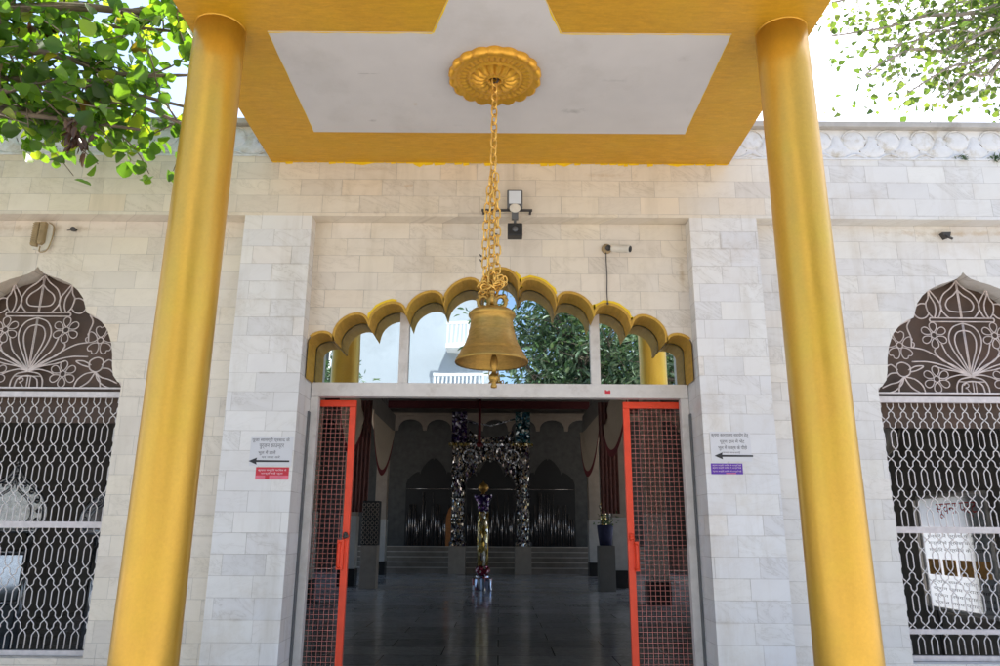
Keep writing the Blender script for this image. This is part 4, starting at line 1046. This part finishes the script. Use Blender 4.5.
leaf_cloud('foliage', M_leafB, V, [((2.42 + rl.gauss(0, .12), 17.4 + rl.gauss(0, .12), 1.42 + abs(rl.gauss(0, .12))), (rl.gauss(0, 1), rl.gauss(0, 1), .6)) for i in range(70)], .09, 3, 'long')
Q = thing('carved_stand', 'tan stand with a dark patterned front panel beside the left hall pillars', 'stand', (-2.98, 17.9, 0))
m = MB(); m.box(-3.17, -2.80, 17.7, 18.1, .003, .95); m.build('plinth', M_tan, Q, bevel=.01)
m = MB(); m.box(-3.17, -2.80, 17.72, 18.08, .951, 1.95); cb = m.build('cabinet', M_dark, Q)
m = MB()
for i in range(4):
    for j in range(9):
        m.tube([(-3.13 + i * .1 + .035 * cos(a), 17.7, 1.02 + j * .105 + .04 * sin(a)) for a in [2 * pi * t / 10 for t in range(10)]], .008, 5, True)
m.build('fretwork', M_tan, cb)
m = MB(); m.prism([(-1.78, .79), (-1.78, 1.75), (-1.70, 2.0), (-1.60, 2.12), (-1.50, 2.0), (-1.42, 1.75), (-1.42, .79)], 25.75, 25.95)  # orange colour stands for the glow of a lit arched window
tag(m.build('lit_window_panel', M_orange), 'orange pointed panel standing for a lit window on the inner platform left of the gateway', 'panel')
for i, (x, y, c_) in enumerate(((3.05, 22.2, M_goldmos), (3.28, 22.0, M_silver))):  # posts added in place of bright strips of a far opening
    m = MB(); m.lathe([(.13, .003), (.13, .1), (.06, .2), (.09, .6), (.09, 1.9), (.14, 2.0), (.04, 2.2), (.001, 2.35)], (x, y, 0), 12)
    tag(m.build('bright_strip_post', c_), ('gold' if i == 0 else 'silver') + ' mirrored post standing for a bright strip of far opening through the right red gate', 'lamp post')
# ornate silver posts behind the left lattice
for x, y, zt, lab, sc in ((-4.62, 7.2, 1.72, 'ornate silver mirror panel seen through the left edge of the left lattice', 1.5), (-3.68, 7.1, 1.55, 'smaller ornate silver headed post behind the right edge of the left lattice', 1.0)):
    Q = thing('silver_panel_stand', lab, 'ornate stand', (x, y, 0), 'silver mirror stands')
    m = MB(); hl = smooth_curve([(-.15, -.32), (-.185, -.25), (-.175, -.15), (-.12, -.06), (-.05, .0), (-.02, .05), (0, .14)], 4); ol = [(x + a * sc, zt + b * sc) for a, b in hl + [(-a, b) for a, b in reversed(hl[:-1])]]
    m.prism(ol, y - .03, y + .03); hd = m.build('pointed_head', M_palesilver, Q)
    m = MB(); m.tube([(px_, y - .035, pz_) for px_, pz_ in ol], .022, 8, True); m.tube([(x + (q - x) * .62, y - .045, zt - .2 * sc + (r_ - zt + .2 * sc) * .62) for q, r_ in ol], .014, 6, True); [m.ball((x + (q - x) * .82, y - .04, zt - .17 * sc + (r_ - zt + .17 * sc) * .82), .016 * sc, 8) for q, r_ in ol[::3]]; m.build('rim', M_palesilver, hd)
    m = MB()
    for px_ in ((x - .13 * sc, x + .13 * sc) if sc > 1.2 else (x - .02,)): m.tube([(px_, y, .003), (px_, y, zt - .321 * sc)], .035, 10)
    if sc > 1.2:
        for zz in (1.05, .6): m.tube([(x - .13 * sc, y, zz), (x + .13 * sc, y, zz)], .025, 8)
    m.build('post', M_palesilver, Q)
    Q.rotation_euler = (0, 0, radians(32))
    if sc > 1.2:
        m = MB(); m.box(x - .11 * sc, x + .11 * sc, y - .012, y + .012, .1, 1.02); m.build('glass_panel', simple('bluish_glass', (.35, .45, .58), .08, .8), Q)
# banner in the side bay behind the right lattice
Q = thing('hanging_banner', 'white printed banner with red heading behind the right lattice window', 'banner', (3.9, 6.8, 0))
def bp(a, b, d_): return (4.06 - d_ - .01 * a, 7.35 - 1.05 * a, .60 + 1.0 * b)     # a along, b up
m = MB(); m.prism_fn([(0, 0), (1, 0), (1, 1), (0, 1)], bp, 0, .006); bn = m.build('sheet', M_banner, Q)
def btext(txt, a0, a1, b0, b1, mat):
    o = text_mesh(txt, 1, 1, 0, 0, 0, mat, None)
    if o is None: return
    for v in o.data.vertices:
        a = a0 + (v.co.x + .5) * (a1 - a0); b = b0 + (v.co.z + .5) * (b1 - b0)
        v.co = Vector(bp(a, b, .009)) - Vector((3.9, 6.8, 0))
    o.parent = bn
btext('सूचना पट्ट', .30, .88, .80, .93, simple('red_ink', (.6, .03, .02), .6))
for b in (.70, .64, .58, .52): btext('मन्दिर में प्रवेश के नियम', .1, .92, b - .02, b + .022, M_inkgrey)
m = MB()
for i in range(4): m.prism_fn([(.06 + i * .23, .30), (.25 + i * .23, .30), (.25 + i * .23, .44), (.06 + i * .23, .44)], bp, .0065, .009)
m.build('printed_picture', simple('orange_print', (.72, .36, .10), .6, var=.4, nscale=16), bn)
for b in (.24, .18, .12, .06): btext('दर्शन समय प्रातः सायं', .08, .94, b - .018, b + .02, M_inkgrey)
m = MB()
for a0, b0, a1, b1 in ((0, 0, 1, 0), (0, 1, 1, 1), (0, 0, 0, 1), (1, 0, 1, 1)): m.tube([bp(a0, b0, .0), bp(a1, b1, .0)], .02, 6)
m.build('frame', M_alum, Q)
for a in (.05, .95):
    m = MB(); p = bp(a, 0, -.03); m.tube([(p[0], p[1], .003), (p[0], p[1], .62)], .018, 6); m.build('leg', M_iron, Q)
Q = thing('cream_archway', 'cream moulded inner archway behind the left edge of the right lattice', 'archway', (3.6, 7.6, 0))
m = MB(); pts = smooth_curve([(3.72, 7.75, .003), (3.72, 7.75, 1.2), (3.72, 7.75, 1.65), (3.82, 7.72, 1.95), (3.95, 7.66, 2.12), (4.03, 7.6, 2.3)], 6)
m.tube(pts, .075, 8); m.build('moulded_post', M_pale, Q)
m = MB(); m.tube([(p[0] + .09, p[1] - .02, p[2]) for p in pts], .022, 6); m.build('bead', M_cream, Q)

# ------------------------------------------------------------------ trees
def branch(mb, p0, p1, r0, r1, wig=.12, n=7, seed=0):
    r = random.Random(seed); p0, p1 = Vector(p0), Vector(p1); L_ = (p1 - p0).length; pts = []
    for i in range(n + 1):
        t = i / n; w_ = sin(pi * t) * wig * L_
        pts.append(p0.lerp(p1, t) + Vector((r.uniform(-1, 1), r.uniform(-1, 1), r.uniform(-.5, 1))) * w_ * .5)
    pts = [Vector(q) for q in smooth_curve(pts, 3)]
    mb.tube(pts, r0, 7, r1=r1); return pts

# broad leaved tree at the left: the trunk stands outside the frame, its low limbs hang in front of the wall
TL = thing('broad_leaf_tree', 'large leaved green tree whose boughs hang before the wall top at left', 'tree', (-5.2, 2.7, -.35))
tk = MB(); top = branch(tk, (-5.2, 2.7, -.36), (-4.7, 2.9, 3.6), .2, .13, .03, 8, 1)
TRK = tk.build('trunk', M_bark, TL)
def keep_left(p):
    # boughs stay clear of the porch roof and of the low wall
    x, y, z = p
    if x > -1.62 and y > 2.6 and z < 4.0: return False
    if y > 4.3 and z < 4.1: return False
    if x > -1.85 and z < 3.75: return False
    if z < 3.2 or (x < -2.7 and z < 3.45): return False
    if random.random() > (.55 if z > 3.5 else .72): return False
    return True
bt = MB(); leaves = []; rl = random.Random(21)
limbs = [((-4.75, 2.88, 3.2), (-1.75, 3.85, 4.35), .07), ((-4.75, 2.88, 3.4), (-1.9, 3.3, 4.6), .06), ((-4.75, 2.88, 3.1), (-2.4, 3.95, 3.95), .05), ((-4.7, 2.9, 3.5), (-3.6, 4.4, 4.6), .06), ((-4.72, 2.9, 3.3), (-3.0, 4.2, 3.75), .05), ((-4.75, 2.88, 3.3), (-2.15, 3.75, 3.75), .05), ((-4.75, 2.88, 3.3), (-1.85, 3.9, 3.9), .05), ((-4.75, 2.88, 3.3), (-2.5, 3.6, 4.3), .05), ((-4.75, 2.88, 3.3), (-3.1, 3.8, 4.25), .05), ((-4.75, 2.88, 3.3), (-2.05, 4.1, 4.35), .05), ((-4.75, 2.88, 3.6), (-1.80, 3.95, 3.55), .045), ((-4.75, 2.88, 3.6), (-2.1, 3.85, 3.5), .045), ((-4.75, 2.88, 3.6), (-2.4, 3.95, 3.5), .04), ((-4.75, 2.88, 3.6), (-1.85, 4.05, 3.75), .04),
         ((-4.7, 2.9, 3.5), (-2.3, 4.0, 4.75), .05), ((-4.7, 2.9, 3.5), (-5.9, 3.6, 5.0), .06), ((-4.7, 2.9, 3.5), (-5.0, 1.6, 5.0), .06)]
for li, (a, b, r0) in enumerate(limbs):
    pts = branch(bt, a, b, r0, .008, .10, 7, 30 + li)
    for i in range(3, len(pts)):
        for k_ in range(3 if i > 5 else 1):
            p = pts[i]
            e = p + Vector((rl.gauss(.05, .26), rl.gauss(0, .26), rl.gauss(-.10, .24)))
            if e.z < 3.3 or not keep_left(e): continue
            tw_ = branch(bt, p, e, .006, .0025, .15, 3, rl.randrange(9999))
            for q in tw_[2:]:
                for z_ in range(3 if rl.random() < .6 else 2):
                    leaves.append((tuple(q + Vector((rl.gauss(0, .03), rl.gauss(0, .03), rl.gauss(0, .03)))), (rl.gauss(0, 1), rl.gauss(0, 1), rl.gauss(-.2, .6))))
bt.build('branches', M_bark, TRK)
leaves = [q for q in leaves if keep_left(q[0])]
leaf_cloud('crown', M_leafL, TL, leaves, .082, 5, 'round', .35)
dead = []
for i in range(46):
    dead.append(((-2.24 + rl.gauss(0, .03), 3.5 + rl.gauss(0, .03), 3.27 + rl.gauss(0, .045)), (rl.gauss(0, .4), rl.gauss(0, .4), -1)))
for i in range(40): dead.append(((-2.75 + rl.gauss(0, .12), 3.75 + rl.gauss(0, .1), 3.98 + rl.gauss(0, .12)), (rl.gauss(0, .7), rl.gauss(0, .7), -1)))
leaf_cloud('withered_leaves', M_leafdead, TL, dead, .075, 6, 'long', .5)

def tree(name, lab, base, h, rad, leafm, nleaf, lsize, seed, group=None, shape='long', squash=.8, barkm=M_barkg, extra=(), limb=.07, fork_at=.42, floor_z=-9, twig=.014):
    T_ = thing(name, lab, 'tree', base, group); r = random.Random(seed)
    tk = MB(); bx_, by_, bz_ = base
    fork = Vector((bx_ + r.uniform(-.2, .2), by_ + r.uniform(-.2, .2), bz_ + h * fork_at))
    branch(tk, (bx_, by_, bz_ - .02), fork, .17 * h / 6, .11 * h / 6, .03, 6, seed); TR = tk.build('trunk', barkm, T_)
    bt = MB(); cl = []; cc = Vector((bx_, by_, bz_ + h - rad * squash))
    ends = list(extra)
    for i in range(16):
        a = 2 * pi * i * .618 + r.uniform(-.3, .3); el = r.uniform(-.3, 1.2)
        ends.append(tuple(cc + Vector((cos(a) * cos(el), sin(a) * cos(el), sin(el) * squash)) * rad * r.uniform(.55, .98)))
    for i, e in enumerate(ends):
        pts = branch(bt, fork, e, limb * h / 6, .008, .13, 7, seed * 31 + i)
        for k_ in range(5, len(pts)):
            p = pts[k_]
            for q in range(2):
                e2 = p + Vector((r.gauss(0, 1), r.gauss(0, 1), r.gauss(0, .7))) * rad * .17
                if e2.z < floor_z: continue
                t2 = branch(bt, p, e2, twig, twig * .3, .15, 3, r.randrange(99999))
                cl += [t2[-1], t2[len(t2) // 2]]
    bt.build('limbs', barkm, TR)
    lv = []
    per = max(1, nleaf // len(cl))
    for c_ in cl:
        s_ = rad * .07 * r.uniform(.6, 1.4)
        for q in range(int(per * r.uniform(.4, 1.6))):
            dv = Vector((r.gauss(0, 1), r.gauss(0, 1), r.gauss(0, .8)))
            if (c_ + dv * s_).z > floor_z: lv.append((tuple(c_ + dv * s_), tuple(dv)))
    leaf_cloud('crown', leafm, T_, lv, lsize, seed, shape, .25)
    return T_
# tree at the right, beyond the side of the hall; long boughs reach over the roof
tree('overhanging_tree', 'airy small leaved tree whose thin grey boughs reach over the roof at right', (8.6, 8.4, -.35), 12.0, 2.6, M_leafR, 9500, .082, 4, None, 'round', .8, M_barkg, limb=.028, twig=.006, fork_at=.72, floor_z=6.22,
     extra=[(4.15, 8.0, 7.3), (4.5, 8.0, 6.75), (5.0, 8.0, 6.5), (5.5, 8.1, 6.5), (5.9, 7.8, 6.6), (4.9, 8.1, 7.2), (5.4, 8.2, 7.5), (4.2, 8.0, 7.8), (6.2, 8.0, 6.55), (6.4, 8.0, 7.1), (5.9, 8.3, 7.3), (5.6, 7.7, 7.0), (4.7, 7.6, 7.7)])
# trees and a house across the yard: the mirror glass over the door shows them
for i, (x, y, h, rad, lab) in enumerate(((2.0, -8.2, 8.6, 2.9, 'dense mango tree reflected in the middle pane above the door'), (5.4, -7.2, 8.2, 2.7, 'dense mango tree reflected in the right pane above the door'), (-5.6, -9.6, 6.6, 2.0, 'bushy tree reflected at the left end of the glass above the door'))):
    tree('mango_tree', lab, (x, y, -.35), h, rad, M_leafB, 15000, .19, 50 + i, 'trees across the yard', 'long', .95, M_bark)
H = thing('house', 'pale blue rendered house with white balustraded ledges reflected in the glass above the door', 'house', (-4.5, -16, -.35))
m = MB(); m.box(-9.5, -.3, -20, -14.0, -.349, 15); hb = m.build('wall', M_house, H)
for z, xb in ((5.25, -2.1), (6.95, -1.72)):
    m = MB(); m.box(xb, -.29, -13.999, -13.2, z, z + .16); m.box(xb, -.29, -13.26, -13.2, z + .75, z + .84)
    for i in range(int((-.33 - xb) / .127)): m.box(xb + .02 + i * .127, xb + .07 + i * .127, -13.25, -13.21, z + .161, z + .749)
    m.build('balcony', M_housewhite, H)
for x in (-8.2, -6.4):
    m = MB(); m.box(x, x + .9, -13.998, -13.95, 5.6, 7.0); wdw = m.build('window', M_housewhite, H)
    m = MB(); m.box(x + .08, x + .82, -13.949, -13.94, 5.68, 6.92); m.build('pane', M_dark, wdw)

# little weeds rooted in the frieze ledge
for i, (x, lab) in enumerate(((3.33, 'larger green weed sprouting under the carved frieze at far right'), (3.10, 'tiny green weed sprouting on the frieze ledge left of the far right weed'), (1.98, 'small dry weed on the frieze ledge beside the right golden column'))):
    pts = [((x + rl.gauss(0, .02), A - .008 + rl.gauss(0, .006), ZF + .004 + abs(rl.gauss(0, .012))), (rl.gauss(0, 1), -.5, rl.gauss(.2, .6))) for k_ in range((26, 14, 12)[i])]
    o = leaf_cloud('wall_weed', M_leafB, None, pts, .035, 70 + i, 'long', .0)
    tag(o, lab, 'weed', 'weeds on the frieze')
